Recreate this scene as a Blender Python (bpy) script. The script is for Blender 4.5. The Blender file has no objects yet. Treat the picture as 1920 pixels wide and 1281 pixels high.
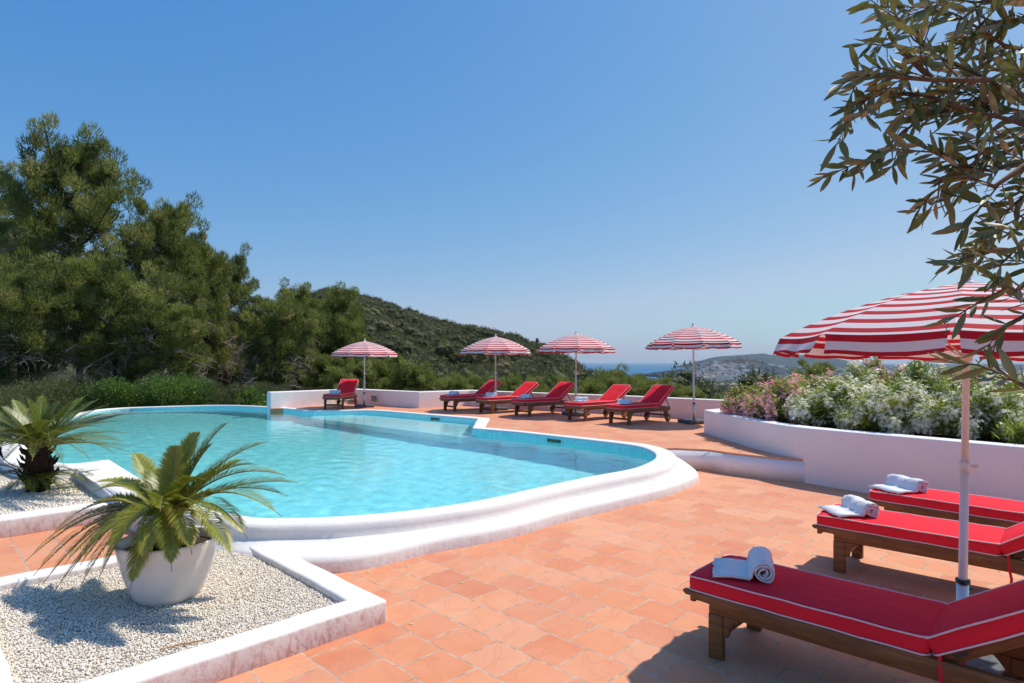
import bpy, bmesh, math, random
import numpy as np
from mathutils import Vector, Matrix
R=math.radians
rng=np.random.default_rng(7); random.seed(7)
sc=bpy.context.scene; COL=sc.collection
F=1145.0; EYE=1.7; HZ=679.0
def P(px,py,z):
    "point at height z seen at pixel (px,py) of the 1920 photograph"
    d=F*(EYE-z)/(py-HZ); return ((px-960)/F*d, d, z)
def PD(px,py,d): return ((px-960)/F*d, d, EYE+(HZ-py)/F*d)
# ------------------------------------------------------------------ objects
def tag(o,label=None,cat=None,group=None,kind=None):
    if label: o['label']=label
    if cat: o['category']=cat
    if group: o['group']=group
    if kind: o['kind']=kind
    return o
def empty(name,loc=(0,0,0),rz=0,label=None,cat=None,group=None,kind=None):
    o=bpy.data.objects.new(name,None); COL.objects.link(o); o.location=loc; o.rotation_euler=(0,0,rz)
    return tag(o,label,cat,group,kind)
class MB:
    def __init__(s): s.v=[];s.f=[];s.m=[];s.u=[]
    def add(s,vs,fs,m=0):
        b=len(s.v); s.v.extend([tuple(v) for v in vs]); s.f.extend([tuple(b+i for i in f) for f in fs]); s.m.extend([m]*len(fs))
    def box(s,x0,x1,y0,y1,z0,z1,m=0,mat=None):
        vs=[Vector(c) for c in((x0,y0,z0),(x1,y0,z0),(x1,y1,z0),(x0,y1,z0),(x0,y0,z1),(x1,y0,z1),(x1,y1,z1),(x0,y1,z1))]
        if mat is not None: vs=[mat@v for v in vs]
        s.add(vs,[(0,3,2,1),(4,5,6,7),(0,1,5,4),(1,2,6,5),(2,3,7,6),(3,0,4,7)],m)
    def tube(s,path,rad,n=8,m=0,cap=True):
        path=[Vector(p) for p in path]; k=len(path)
        if not hasattr(rad,'__len__'): rad=[rad]*k
        t0=(path[1]-path[0]).normalized(); ref=Vector((0,0,1)) if abs(t0.z)<.9 else Vector((1,0,0))
        nn=(ref-t0*ref.dot(t0)).normalized(); vs=[]
        for i,p in enumerate(path):
            t=(path[min(i+1,k-1)]-path[max(i-1,0)]).normalized()
            nn=(nn-t*nn.dot(t)).normalized(); bb=t.cross(nn)
            for j in range(n):
                a=2*math.pi*j/n; vs.append(p+(nn*math.cos(a)+bb*math.sin(a))*rad[i])
        fs=[(i*n+j,i*n+(j+1)%n,(i+1)*n+(j+1)%n,(i+1)*n+j) for i in range(k-1) for j in range(n)]
        if cap: fs+= [tuple(range(n))[::-1], tuple((k-1)*n+j for j in range(n))]
        s.add(vs,fs,m)
    def lathe(s,prof,n=32,m=0,c=(0,0,0)):
        k=len(prof); vs=[(c[0]+r*math.cos(2*math.pi*j/n),c[1]+r*math.sin(2*math.pi*j/n),c[2]+z) for r,z in prof for j in range(n)]
        s.add(vs,[(i*n+j,i*n+(j+1)%n,(i+1)*n+(j+1)%n,(i+1)*n+j) for i in range(k-1) for j in range(n)],m)
    def prism(s,poly,z0,z1,m=0):
        n=len(poly); vs=[(x,y,z0) for x,y in poly]+[(x,y,z1) for x,y in poly]
        s.add(vs,[tuple(range(n))[::-1],tuple(range(n,2*n))]+[(i,(i+1)%n,n+(i+1)%n,n+i) for i in range(n)],m)
    def extr(s,prof,x0,x1,m=0):
        "profile in (y,z) extruded along x"
        n=len(prof); vs=[(x0,y,z) for y,z in prof]+[(x1,y,z) for y,z in prof]
        s.add(vs,[tuple(range(n))[::-1],tuple(range(n,2*n))]+[(i,(i+1)%n,n+(i+1)%n,n+i) for i in range(n)],m)
    def build(s,name,mats,parent=None,smooth=False,bevel=0,seg=2,fix=True):
        me=bpy.data.meshes.new(name); me.from_pydata(s.v,[],s.f)
        mats=mats if isinstance(mats,(list,tuple)) else [mats]
        for m in mats: me.materials.append(m)
        me.polygons.foreach_set('material_index',s.m)
        if fix:
            bm=bmesh.new(); bm.from_mesh(me); bmesh.ops.recalc_face_normals(bm,faces=bm.faces); bm.to_mesh(me); bm.free()
        me.polygons.foreach_set('use_smooth',[smooth]*len(me.polygons)); me.update()
        o=bpy.data.objects.new(name,me); COL.objects.link(o)
        if parent: o.parent=parent
        if bevel:
            b=o.modifiers.new('bev','BEVEL'); b.width=bevel; b.segments=seg; b.limit_method='ANGLE'; b.angle_limit=R(35)
            b.harden_normals=False
            for p in me.polygons: p.use_smooth=True
        return o
def npmesh(name,V,Fc,mats,parent=None,smooth=False,midx=None,tint=None,link=True):
    "V (n,3), Fc (m,k) with equal-size faces"
    me=bpy.data.meshes.new(name); V=np.asarray(V,np.float32); Fc=np.asarray(Fc,np.int32); m,k=Fc.shape
    me.vertices.add(len(V)); me.vertices.foreach_set('co',V.ravel())
    me.loops.add(m*k); me.loops.foreach_set('vertex_index',Fc.ravel())
    me.polygons.add(m); me.polygons.foreach_set('loop_start',np.arange(0,m*k,k,dtype=np.int32))
    mats=mats if isinstance(mats,(list,tuple)) else [mats]
    for a in mats: me.materials.append(a)
    if midx is not None: me.polygons.foreach_set('material_index',np.asarray(midx,np.int32))
    me.polygons.foreach_set('use_smooth',np.full(m,smooth,bool))
    me.update(calc_edges=True)
    if tint is not None:
        a=me.attributes.new('tint','FLOAT','POINT'); a.data.foreach_set('value',np.asarray(tint,np.float32))
    o=bpy.data.objects.new(name,me)
    if link: COL.objects.link(o)
    if parent: o.parent=parent
    return o
def children(o): return [c for c in bpy.data.objects if c.parent==o]
KIDS={}
def copy_tree(o,parent=None):
    if o.name not in KIDS: KIDS[o.name]=[c.name for c in children(o)]
    c=o.copy(); COL.objects.link(c)
    if parent: c.parent=parent
    for n in KIDS[o.name]: copy_tree(bpy.data.objects[n],c)
    return c
# ------------------------------------------------------------------ materials
class NT:
    def __init__(s,name):
        s.m=bpy.data.materials.new(name); s.m.use_nodes=True; s.t=s.m.node_tree; s.n=s.t.nodes; s.n.clear()
        s.out=s.n.new('ShaderNodeOutputMaterial')
    def __call__(s,typ,inp=None,**kw):
        nd=s.n.new(typ)
        for k,v in kw.items(): setattr(nd,k,v)
        for k,v in (inp or {}).items():
            sk=nd.inputs[k]
            if isinstance(v,bpy.types.NodeSocket): s.t.links.new(v,sk)
            else: sk.default_value=v
        return nd
    def L(s,a,b): s.t.links.new(a,b)
    def mix(s,f,a,b,blend='MIX'):
        nd=s('ShaderNodeMix',data_type='RGBA',blend_type=blend)
        for i,v in ((0,f),(6,a),(7,b)):
            if isinstance(v,bpy.types.NodeSocket): s.L(v,nd.inputs[i])
            elif i==0: nd.inputs[0].default_value=v
            else: nd.inputs[i].default_value=tuple(v)+(1,) if len(v)==3 else v
        return nd.outputs[2]
    def ramp(s,f,stops):
        nd=s('ShaderNodeValToRGB'); s.L(f,nd.inputs[0]); e=nd.color_ramp.elements
        while len(e)<len(stops): e.new(.5)
        for i,(p,c) in enumerate(stops): e[i].position=p; e[i].color=tuple(c)+(1,) if hasattr(c,'__len__') else (c,c,c,1)
        return nd.outputs[0]
    def noise(s,scale,detail=3,vec=None,rough=.55,dist=0):
        nd=s('ShaderNodeTexNoise',{'Scale':scale,'Detail':detail,'Roughness':rough,'Distortion':dist})
        if vec is not None: s.L(vec,nd.inputs['Vector'])
        return nd.outputs['Fac']
    def math(s,op,a,b=None,c=None):
        nd=s('ShaderNodeMath',operation=op)
        for i,v in enumerate((a,b,c)):
            if v is None: continue
            if isinstance(v,bpy.types.NodeSocket): s.L(v,nd.inputs[i])
            else: nd.inputs[i].default_value=v
        return nd.outputs[0]
    def bump(s,h,strength=.3,dist=.01,nrm=None):
        nd=s('ShaderNodeBump',{'Height':h,'Strength':strength,'Distance':dist})
        if nrm is not None: s.L(nrm,nd.inputs['Normal'])
        return nd.outputs[0]
    def bsdf(s,col,rough=.6,nrm=None,spec=.5,metal=0,sheen=0):
        nd=s('ShaderNodeBsdfPrincipled',{'Roughness':rough,'Metallic':metal,'Specular IOR Level':spec,'Sheen Weight':sheen})
        if isinstance(col,bpy.types.NodeSocket): s.L(col,nd.inputs['Base Color'])
        else: nd.inputs['Base Color'].default_value=tuple(col)+(1,)
        if nrm is not None: s.L(nrm,nd.inputs['Normal'])
        s.L(nd.outputs[0],s.out.inputs[0]); return nd
def obc(t): return t('ShaderNodeTexCoord').outputs['Object']
def pos(t): return t('ShaderNodeNewGeometry').outputs['Position']

def m_tile():
    t=NT('terracotta_tile'); p=pos(t)
    wob=t('ShaderNodeTexNoise',{'Scale':3.2,'Detail':2.0,'Vector':p}).outputs['Color']
    w=t('ShaderNodeVectorMath',{0:wob,1:(.5,.5,.5)},operation='SUBTRACT').outputs[0]
    w=t('ShaderNodeVectorMath',{0:w,1:(.020,.020,0)},operation='MULTIPLY').outputs[0]
    p2=t('ShaderNodeVectorMath',{0:p,1:w},operation='ADD').outputs[0]
    a=t('ShaderNodeVectorMath',{0:p2,1:(-.7071,.7071,0)},operation='DOT_PRODUCT').outputs['Value']
    b=t('ShaderNodeVectorMath',{0:p2,1:(.7071,.7071,0)},operation='DOT_PRODUCT').outputs['Value']
    a=t.math('ADD',a,.05+30.5); b=t.math('ADD',b,30.5-.13)
    v=t('ShaderNodeCombineXYZ',{0:a,1:b}).outputs[0]
    def brick(c1,c2,cm):
        return t('ShaderNodeTexBrick',{'Vector':v,'Color1':c1,'Color2':c2,'Mortar':cm,'Scale':1.0,'Mortar Size':.0064,'Mortar Smooth':.25,'Bias':0.0,'Brick Width':.305,'Row Height':.305},offset=.5,offset_frequency=2)
    rnd=brick((0,0,0,1),(1,1,1,1),(.5,.5,.5,1))
    col=t.ramp(rnd.outputs['Color'],[(0,(.65,.215,.095)),(.3,(.69,.26,.12)),(.6,(.72,.31,.155)),(.8,(.61,.20,.095)),(1,(.71,.32,.18))])
    # blotches inside the tiles: rings, pale wear, darker firing
    n1=t.noise(2.4,6,p,.62,.8)
    col=t.mix(t.ramp(n1,[(.32,0),(.52,.45),(.7,.9)]),col,t.mix(.4,col,(.74,.40,.25)))
    wv=t('ShaderNodeTexWave',{'Scale':1.1,'Distortion':14.0,'Detail':3.0,'Detail Scale':1.3,'Vector':p}).outputs['Fac']
    col=t.mix(t.ramp(wv,[(.90,0),(.955,.22),(1,.03)]),col,(.42,.15,.085))
    n2=t.noise(9,5,p,.7); col=t.mix(t.ramp(n2,[(.55,0),(.8,.35)]),col,(.47,.19,.11))
    n3=t.noise(70,3,p); col=t.mix(t.ramp(n3,[(.35,.16),(.6,0)]),col,(.40,.17,.10))
    pale=t.noise(.9,4,p,.6); col=t.mix(t.ramp(pale,[(.5,0),(.72,.16)]),col,(.76,.55,.43))
    gcol=t.ramp(t.noise(12,4,p),[(.35,(.34,.22,.15)),(.6,(.56,.42,.32))])
    col=t.mix(rnd.outputs['Fac'],col,gcol)
    h=t.math('SUBTRACT',t.math('MULTIPLY',n3,.12),t.math('MULTIPLY',rnd.outputs['Fac'],1.0))
    h=t.math('ADD',h,t.math('MULTIPLY',n2,.5))
    t.bsdf(col,t.ramp(n1,[(.3,.55),(.7,.75)]),t.bump(h,.45,.004),spec=.35)
    return t.m
def m_plaster(stain=.0,low=0.0,high=.12,base=(.82,.785,.745),name='white_plaster'):
    t=NT(name); p=pos(t)
    n1=t.noise(1.3,4,p,.6); n2=t.noise(7,5,p,.65); n3=t.noise(45,4,p,.6)
    col=t.mix(t.ramp(n1,[(.35,.0),(.7,.35)]),base,(.72,.685,.665))
    if name=='bounce_tinted_wall_plaster':
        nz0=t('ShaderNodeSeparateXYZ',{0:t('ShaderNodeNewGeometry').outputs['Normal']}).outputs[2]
        col=t.mix(t.ramp(nz0,[(.5,0),(.8,1)]),col,(.80,.78,.77))  # pink sides carry tile-bounced light in their colour; upward faces stay white
    if stain:
        z=t('ShaderNodeSeparateXYZ',{0:p}).outputs[2]
        nz=t('ShaderNodeSeparateXYZ',{0:t('ShaderNodeNewGeometry').outputs['Normal']}).outputs[2]
        vert=t.ramp(t.math('ABSOLUTE',nz),[(.25,1),(.6,0)])
        band=t('ShaderNodeMapRange',{'Value':z,'From Min':low,'From Max':high,'To Min':1.0,'To Max':.25}).outputs[0]
        sc1=t.ramp(t.noise(16,6,t('ShaderNodeVectorMath',{0:p,1:(1,1,.45)},operation='MULTIPLY').outputs[0],.72,1.5),[(.47,0),(.60,1)])
        f=t.math('MULTIPLY',t.math('MULTIPLY',sc1,vert),t.math('MULTIPLY',band,stain))
        col=t.mix(f,col,(.40,.20,.16))
        f2=t.math('MULTIPLY',t.math('MULTIPLY',vert,band),stain*.5)
        col=t.mix(f2,col,(.62,.42,.37))
    dots=t.ramp(t.noise(28,2,p),[(.72,0),(.80,.3)]); col=t.mix(dots,col,(.45,.36,.30))
    cr_=t('ShaderNodeTexVoronoi',{'Vector':t('ShaderNodeVectorMath',{0:p,1:t('ShaderNodeVectorMath',{0:t('ShaderNodeTexNoise',{'Scale':2.2,'Detail':4.0,'Vector':p}).outputs['Color'],1:(.5,.5,.5)},operation='MULTIPLY').outputs[0]},operation='ADD').outputs[0],'Scale':1.1},feature='DISTANCE_TO_EDGE').outputs['Distance']
    crk=t.math('MULTIPLY',t.ramp(cr_,[(.0,.0 if name=='bounce_tinted_wall_plaster' else .28),(.004,0)]),t.ramp(n1,[(.45,0),(.6,1)])); col=t.mix(crk,col,(.38,.31,.27))
    h=t.math('ADD',t.math('ADD',t.math('MULTIPLY',n1,1.6),t.math('MULTIPLY',n2,.9)),t.math('MULTIPLY',n3,.18))
    t.bsdf(col,.85,t.bump(h,.55,.012),spec=.25); return t.m
def m_simple(name,c,rough=.5,spec=.5,metal=0,ns=20,var=.15,bs=.1,sheen=0,stretch=None):
    t=NT(name); p=obc(t)
    if stretch: p=t('ShaderNodeVectorMath',{0:p,1:stretch},operation='MULTIPLY').outputs[0]
    n=t.noise(ns,5,p,.6)
    col=t.mix(t.ramp(n,[(.3,0),(.7,1)]),tuple(x*(1-var) for x in c),tuple(min(1,x*(1+var)) for x in c))
    t.bsdf(col,rough,t.bump(n,bs,.004) if bs else None,spec,metal,sheen); return t.m
def m_wood():
    t=NT('teak_wood'); p=obc(t)
    v=t('ShaderNodeVectorMath',{0:p,1:(3,40,40)},operation='MULTIPLY').outputs[0]
    n=t.noise(1.0,5,v,.6,.6); n2=t.noise(5,3,p)
    col=t.ramp(n,[(.25,(.10,.038,.012)),(.5,(.20,.085,.026)),(.75,(.31,.145,.048))])
    col=t.mix(t.ramp(n2,[(.4,0),(.7,.5)]),col,(.13,.05,.018))
    t.bsdf(col,.5,t.bump(n,.3,.002),.4); return t.m
def m_fabric(name,c,weave=900):
    t=NT(name); p=obc(t)
    n=t.noise(3,4,p); n2=t.noise(weave,1,p); n3=t.noise(5.5,5,p,.6,1.2)
    col=t.mix(t.ramp(n,[(.35,0),(.7,1)]),c,tuple(x*.86 for x in c))
    col=t.mix(t.ramp(n2,[(.3,.12),(.7,0)]),col,tuple(x*.6 for x in c))
    h=t.math('ADD',t.math('MULTIPLY',n3,1.0),t.math('MULTIPLY',n2,.03))
    t.bsdf(col,.82,t.bump(h,.75,.022),.12); return t.m
def m_leaf(name,stops,rough=.55,trans=.25,spec=.35):
    t=NT(name); at=t('ShaderNodeAttribute',attribute_name='tint').outputs['Fac']
    n=t.noise(1.2,3,obc(t)); f=t.math('ADD',t.math('MULTIPLY',at,.8),t.math('MULTIPLY',n,.2))
    col=t.ramp(f,stops)
    b=t.bsdf(col,rough,None,spec)
    if trans:
        tr=t('ShaderNodeBsdfTranslucent',{'Color':(t.mix(.35,col,(.25,.30,.05)) if 'petal' not in name else col)})
        mx=t('ShaderNodeMixShader',{0:trans}); t.L(b.outputs[0],mx.inputs[1]); t.L(tr.outputs[0],mx.inputs[2]); t.L(mx.outputs[0],t.out.inputs[0])
    return t.m
def m_stripe():
    t=NT('striped_canvas'); uv=t('ShaderNodeUVMap',uv_map='UVMap').outputs[0]
    v=t('ShaderNodeSeparateXYZ',{0:uv}).outputs[1]
    fr=t.math('FRACT',v)
    s=t.ramp(t.math('ABSOLUTE',t.math('SUBTRACT',fr,.5)),[(.218,1),(.232,0)])
    n=t.noise(6,3,obc(t)); n2=t.noise(700,1,obc(t))
    white=t.mix(n,(.80,.76,.76),(.72,.68,.68)); red=t.mix(n,(.55,.020,.035),(.45,.014,.026))
    col=t.mix(s,white,red)
    b=t.bsdf(col,.8,t.bump(t.math('ADD',n,t.math('MULTIPLY',n2,.05)),.2,.01),.2)
    tr=t('ShaderNodeBsdfTranslucent',{'Color':col}); mx=t('ShaderNodeMixShader',{0:.22})
    t.L(b.outputs[0],mx.inputs[1]); t.L(tr.outputs[0],mx.inputs[2]); t.L(mx.outputs[0],t.out.inputs[0]); return t.m
def m_lining(tint=(1,1,1),name='pool_mosaic'):
    t=NT(name); p=pos(t)
    vo=t('ShaderNodeTexVoronoi',{'Vector':p,'Scale':30.0},distance='CHEBYCHEV')
    c=t('ShaderNodeSeparateColor',{0:vo.outputs['Color']}).outputs[0]
    n=t.noise(1.3,3,p)
    col=t.ramp(c,[(0,(.28,.72,.77)),(.5,(.40,.86,.88)),(1,(.60,.95,.95))])
    col=t.mix(t.math('MULTIPLY',n,.35),col,(.38,.84,.87))
    if tint!=(1,1,1): col=t.mix(.75,col,tint)
    t.bsdf(col,.5,None,.4); return t.m
def m_water():
    t=NT('pool_water'); p=pos(t)
    a=t.noise(3.0,3,p,.55,.4); b=t.noise(13,3,p,.6,.6)
    c=t.noise(32,2,p,.5)
    h=t.math('ADD',t.math('ADD',t.math('MULTIPLY',a,.9),t.math('MULTIPLY',b,.45)),t.math('MULTIPLY',c,.16))
    nr=t.bump(h,.3,.012)
    g=t('ShaderNodeBsdfGlass',{'Roughness':0.0,'IOR':1.33,'Normal':nr,'Color':(.85,1,1,1)}); t.L(g.outputs[0],t.out.inputs[0]); return t.m
def m_sea():
    t=NT('sea_water'); p=pos(t)
    n=t.noise(.012,3,p); n2=t.noise(.0006,4,p)
    col=t.mix(n2,(.008,.10,.23),(.015,.14,.29))
    t.bsdf(col,.6,t.bump(n,.2,3.0),.12); return t.m
def m_ground(name,c1,c2,c3,s):
    t=NT(name); p=pos(t); n=t.noise(s,6,p,.65); n2=t.noise(s*7,4,p,.6)
    col=t.ramp(n,[(.3,c1),(.5,c2),(.72,c3)]); col=t.mix(t.math('MULTIPLY',n2,.5),col,c1)
    t.bsdf(col,.95,t.bump(n2,.4,.1),.1); return t.m
def m_plain():
    t=NT('far_plain'); p=pos(t)
    vo=t('ShaderNodeTexVoronoi',{'Vector':p,'Scale':.006}); c=t('ShaderNodeSeparateColor',{0:vo.outputs['Color']}).outputs[0]
    col=t.ramp(c,[(0,(.03,.05,.02)),(.35,(.045,.065,.03)),(.55,(.12,.10,.06)),(.75,(.05,.07,.03)),(.9,(.20,.14,.10)),(1,(.3,.26,.22))])
    n=t.noise(.02,5,p); col=t.mix(t.ramp(n,[(.4,0),(.6,.7)]),col,(.04,.055,.025))
    t.bsdf(col,.95,None,.1); return t.m
def m_tinted(name,stops,rough=.8,bs=0,sc_=10):
    t=NT(name); at=t('ShaderNodeAttribute',attribute_name='tint').outputs['Fac']
    col=t.ramp(at,stops); n=t.noise(sc_,4,obc(t))
    col=t.mix(t.math('MULTIPLY',n,.35),col,t.mix(.5,col,(.3,.22,.15)))
    t.bsdf(col,rough,t.bump(n,bs,.01) if bs else None,.25); return t.m
M={}
M['tile']=m_tile()
M['plaster']=m_plaster(.32,.0,.16,name='white_plaster_coping')
M['plaster_wall']=m_plaster(.0,base=(.95,.80,.75),name='bounce_tinted_wall_plaster')
M['plaster_bed']=m_plaster(.80,.0,.2,name='stained_bed_plaster')
M['wood']=m_wood()
M['red']=m_fabric('red_canvas',(.88,.030,.052))
M['piping']=m_simple('piping_cord',(.80,.62,.62),.8,.2,ns=60)
M['towel']=m_fabric('white_terry',(.80,.80,.82),500)
M['stripe']=m_stripe()
M['pole']=m_simple('painted_pole',(.72,.66,.66),.4,.5,ns=8,var=.06,bs=.03)
M['steel']=m_simple('brushed_steel',(.75,.70,.64),.38,.5,1,ns=30,var=.08,bs=.02)
M['black']=m_simple('black_plastic',(.02,.02,.022),.5,ns=30)
M['concrete']=m_simple('grey_slab',(.11,.115,.12),.8,.3,ns=25,var=.3,bs=.3)
M['lining']=m_lining(); M['shelf']=m_lining((.66,.80,.78),'pale_shelf_mosaic'); M['water']=m_water(); M['sea']=m_sea()
M['pot']=m_simple('glazed_pot',(.76,.72,.68),.25,.5,ns=5,var=.07,bs=.08)
M['soil']=m_simple('dark_soil',(.05,.035,.025),.95,.1,ns=60,var=.5,bs=.6)
M['pebble']=m_tinted('white_pebbles',[(0,(.44,.30,.19)),(.2,(.68,.55,.42)),(.5,(.82,.73,.61)),(1,(.90,.85,.76))],.8)
M['frond']=m_leaf('cycad_leaflets',[(0,(.12,.16,.015)),(.5,(.27,.29,.03)),(.8,(.42,.38,.06)),(1,(.50,.34,.09))],.4,.3,.5)
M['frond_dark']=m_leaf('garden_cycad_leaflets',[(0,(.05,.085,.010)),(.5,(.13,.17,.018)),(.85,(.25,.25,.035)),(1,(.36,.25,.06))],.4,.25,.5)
M['rachis']=m_simple('frond_stem',(.20,.19,.06),.5,ns=30)
M['fibre']=m_simple('cycad_trunk_fibre',(.04,.024,.015),.9,.1,ns=40,var=.6,bs=.8)
M['bud']=m_simple('cycad_heart',(.32,.17,.07),.8,.1,ns=60,var=.5,bs=.5)
M['olive']=m_leaf('olive_leaf',[(0,(.06,.10,.028)),(.45,(.16,.19,.075)),(.7,(.28,.24,.14)),(1,(.42,.34,.23))],.5,.15,.3)
M['olive_bark']=m_simple('olive_bark',(.14,.09,.055),.85,.2,ns=40,var=.4,bs=.5)
M['pine']=m_leaf('pine_needles',[(0,(.045,.07,.02)),(.4,(.16,.195,.048)),(.75,(.33,.34,.09)),(1,(.44,.37,.19))],.6,.5,.3)
M['bark']=m_simple('pine_bark',(.085,.06,.045),.9,.15,ns=12,var=.5,bs=.9,stretch=(2,2,.5))
M['twig']=m_simple('dry_twigs',(.34,.27,.21),.9,.1,ns=10,var=.3,bs=0)
M['pine_far']=m_leaf('hill_pine_needles',[(0,(.045,.052,.022)),(.35,(.105,.108,.045)),(.7,(.19,.172,.08)),(1,(.27,.20,.12))],.7,.2,.2)
M['shrub']=m_leaf('mastic_leaves',[(0,(.05,.10,.015)),(.5,(.10,.19,.03)),(1,(.20,.30,.06))],.45,.3,.4)
M['scrub']=m_leaf('rosemary_scrub',[(0,(.05,.07,.025)),(.5,(.11,.13,.045)),(1,(.20,.19,.09))],.6,.25,.3)
M['oleaf']=m_leaf('oleander_leaves',[(0,(.15,.21,.03)),(.5,(.31,.37,.07)),(1,(.52,.54,.17))],.42,.45,.4)
M['wflower']=m_leaf('white_petals',[(0,(.92,.76,.44)),(.25,(.95,.90,.70)),(1,(.97,.95,.86))],.6,.6,.2)
M['pflower']=m_leaf('pink_petals',[(0,(.88,.22,.26)),(.5,(.95,.48,.50)),(1,(.97,.78,.74))],.6,.45,.2)
M['stem']=m_simple('shrub_stem',(.15,.12,.07),.9,.1,ns=20)
M['hill']=m_ground('hill_scrub',(.045,.05,.022),(.085,.075,.038),(.15,.115,.075),.035)
M['mount']=m_ground('haze_blue_scrub',(.020,.040,.055),(.028,.050,.062),(.04,.062,.072),.003)  # blue of distance haze is mixed into the scrub colour
M['plain']=m_plain()
M['town']=m_tinted('town_walls',[(0,(.36,.22,.16)),(.25,(.55,.40,.31)),(.5,(.74,.67,.60)),(1,(.85,.83,.80))],.9,sc_=.2)
M['stone']=m_simple('fortress_stone',(.36,.26,.19),.9,.1,ns=.05,var=.3,bs=0)
M['glass']=m_simple('window_dark',(.05,.06,.08),.2,.5,bs=0)
M['skimmer']=m_simple('skimmer_dark',(.10,.10,.055),.6,ns=10)
# ------------------------------------------------------------------ world, sun, camera
SUND=Vector((.889*math.cos(R(57)),.459*math.cos(R(57)),math.sin(R(57))))
w=bpy.data.worlds.new('World'); sc.world=w; w.use_nodes=True; nt=w.node_tree; nt.nodes.clear()
sky=nt.nodes.new('ShaderNodeTexSky'); sky.sky_type='NISHITA'; sky.sun_disc=False; sky.sun_elevation=R(57); sky.sun_rotation=math.atan2(.889,.459)
sky.altitude=0; sky.air_density=1.0; sky.dust_density=1.0; sky.ozone_density=2.0
sp_=nt.nodes.new('ShaderNodeSeparateColor'); cb_=nt.nodes.new('ShaderNodeCombineColor'); nt.links.new(sky.outputs[0],sp_.inputs[0])
BGS=.15
for c_,(k_,g_) in enumerate(((.0473,1.386),(.1297,.767),(.3613,.316))):   # film-like response of the blue sky
    m0=nt.nodes.new('ShaderNodeMath'); m0.operation='MINIMUM'; m0.inputs[1].default_value=(4.5,14,14)[c_]; nt.links.new(sp_.outputs[c_],m0.inputs[0])
    m1=nt.nodes.new('ShaderNodeMath'); m1.operation='POWER'; m1.inputs[1].default_value=g_; nt.links.new(m0.outputs[0],m1.inputs[0])
    m2=nt.nodes.new('ShaderNodeMath'); m2.operation='MULTIPLY'; m2.inputs[1].default_value=k_/BGS*1.0; nt.links.new(m1.outputs[0],m2.inputs[0]); nt.links.new(m2.outputs[0],cb_.inputs[c_])
bg=nt.nodes.new('ShaderNodeBackground'); bg.inputs[1].default_value=BGS; ow=nt.nodes.new('ShaderNodeOutputWorld')
nt.links.new(cb_.outputs[0],bg.inputs[0]); nt.links.new(bg.outputs[0],ow.inputs[0])
sl=bpy.data.lights.new('sun','SUN'); sl.energy=3.9; sl.angle=R(.53); sl.color=(1,.93,.82)
sl.cycles.is_caustics_light=True; so=bpy.data.objects.new('sun',sl); COL.objects.link(so); so.rotation_euler=SUND.to_track_quat('Z','Y').to_euler()
cam=bpy.data.cameras.new('camera'); co=bpy.data.objects.new('camera',cam); COL.objects.link(co); sc.camera=co
co.location=(0,0,EYE); co.rotation_euler=(R(90),0,0); cam.sensor_width=36; cam.lens=F/1920*36; cam.shift_y=38.5/1920; cam.clip_start=.05; cam.clip_end=90000
sc.view_settings.view_transform='Standard'; sc.view_settings.look='None'; sc.view_settings.exposure=.24; sc.view_settings.gamma=1
try: sc.cycles.transparent_max_bounces=16; sc.cycles.volume_bounces=0; sc.cycles.max_bounces=8
except Exception: pass
# ------------------------------------------------------------------ swimming pool
TER=.325; COP=.335; NCOP=.305; LED=.165; WAT=.225; HAZE=3.4e-5; FLO=-1.2; RIP=.5; SHZ=-.12
def smooth_closed(ctrl,per=6):
    "Catmull-Rom through control rows; rows flagged sharp keep straight neighbours"
    n=len(ctrl); out=[]
    for i in range(n):
        p0,p1,p2,p3=[np.array(ctrl[(i+k-1)%n][:-1],float) for k in range(4)]
        s1,s2=ctrl[i][-1],ctrl[(i+1)%n][-1]
        m1=(p2-p0)/2*(0 if s1 else 1); m2=(p3-p1)/2*(0 if s2 else 1)
        if s1: m1=(p2-p1)
        if s2: m2=(p2-p1)
        for k in range(per):
            t=k/per; h=[2*t**3-3*t**2+1,t**3-2*t**2+t,-2*t**3+3*t**2,t**3-t**2]
            out.append(h[0]*p1+h[1]*m1+h[2]*p2+h[3]*m2)
    return np.array(out)
# x,y, coping top, wF, wE, tier(1 = two tiers down to the lower terrace), sharp
I=lambda px,py,z:P(px,py,z)[:2]
rows=[]
def rw(px,py,z,wF,wE,t,s=0): x,y=I(px,py,z); rows.append((x,y,z,wF,wE,t,s))
rw(500,763,COP,.22,.26,0); rw(549,766.6,COP,.22,.26,0); rw(578.5,769.8,COP,.22,.26,0); rw(640,769.2,COP,.22,.26,0); rw(700,769,COP,.22,.26,0)
rw(801,777,COP,.24,.28,0); rw(895,784.5,COP,.34,.38,0,1); rw(885,802.5,COP,.28,.34,0,1)
rw(960,808.5,COP,.22,.26,0); rw(1040,817,COP,.22,.26,0); rw(1130,827,COP,.24,.28,0); rw(1192,835,COP,.28,.36,0)
rw(1222,845,.325,.32,.45,.5); rw(1229,856,.315,.32,.62,1); rw(1214,867,.31,.31,.55,1); rw(1180,879,NCOP,.28,.49,1)
rw(1100,894,NCOP,.25,.48,1); rw(1005,914,NCOP,.25,.44,1); rw(900,937,NCOP,.25,.43,1); rw(774,955.5,NCOP,.24,.43,1); rw(663,965.5,NCOP,.23,.62,1)
rw(560,970,NCOP,.24,.56,1); rw(470,968,NCOP,.25,.36,1); rw(370,945,NCOP,.28,.36,1); rw(276,903,NCOP,.40,.44,0); rw(206,861.5,NCOP,.46,.50,0,1)
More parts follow.
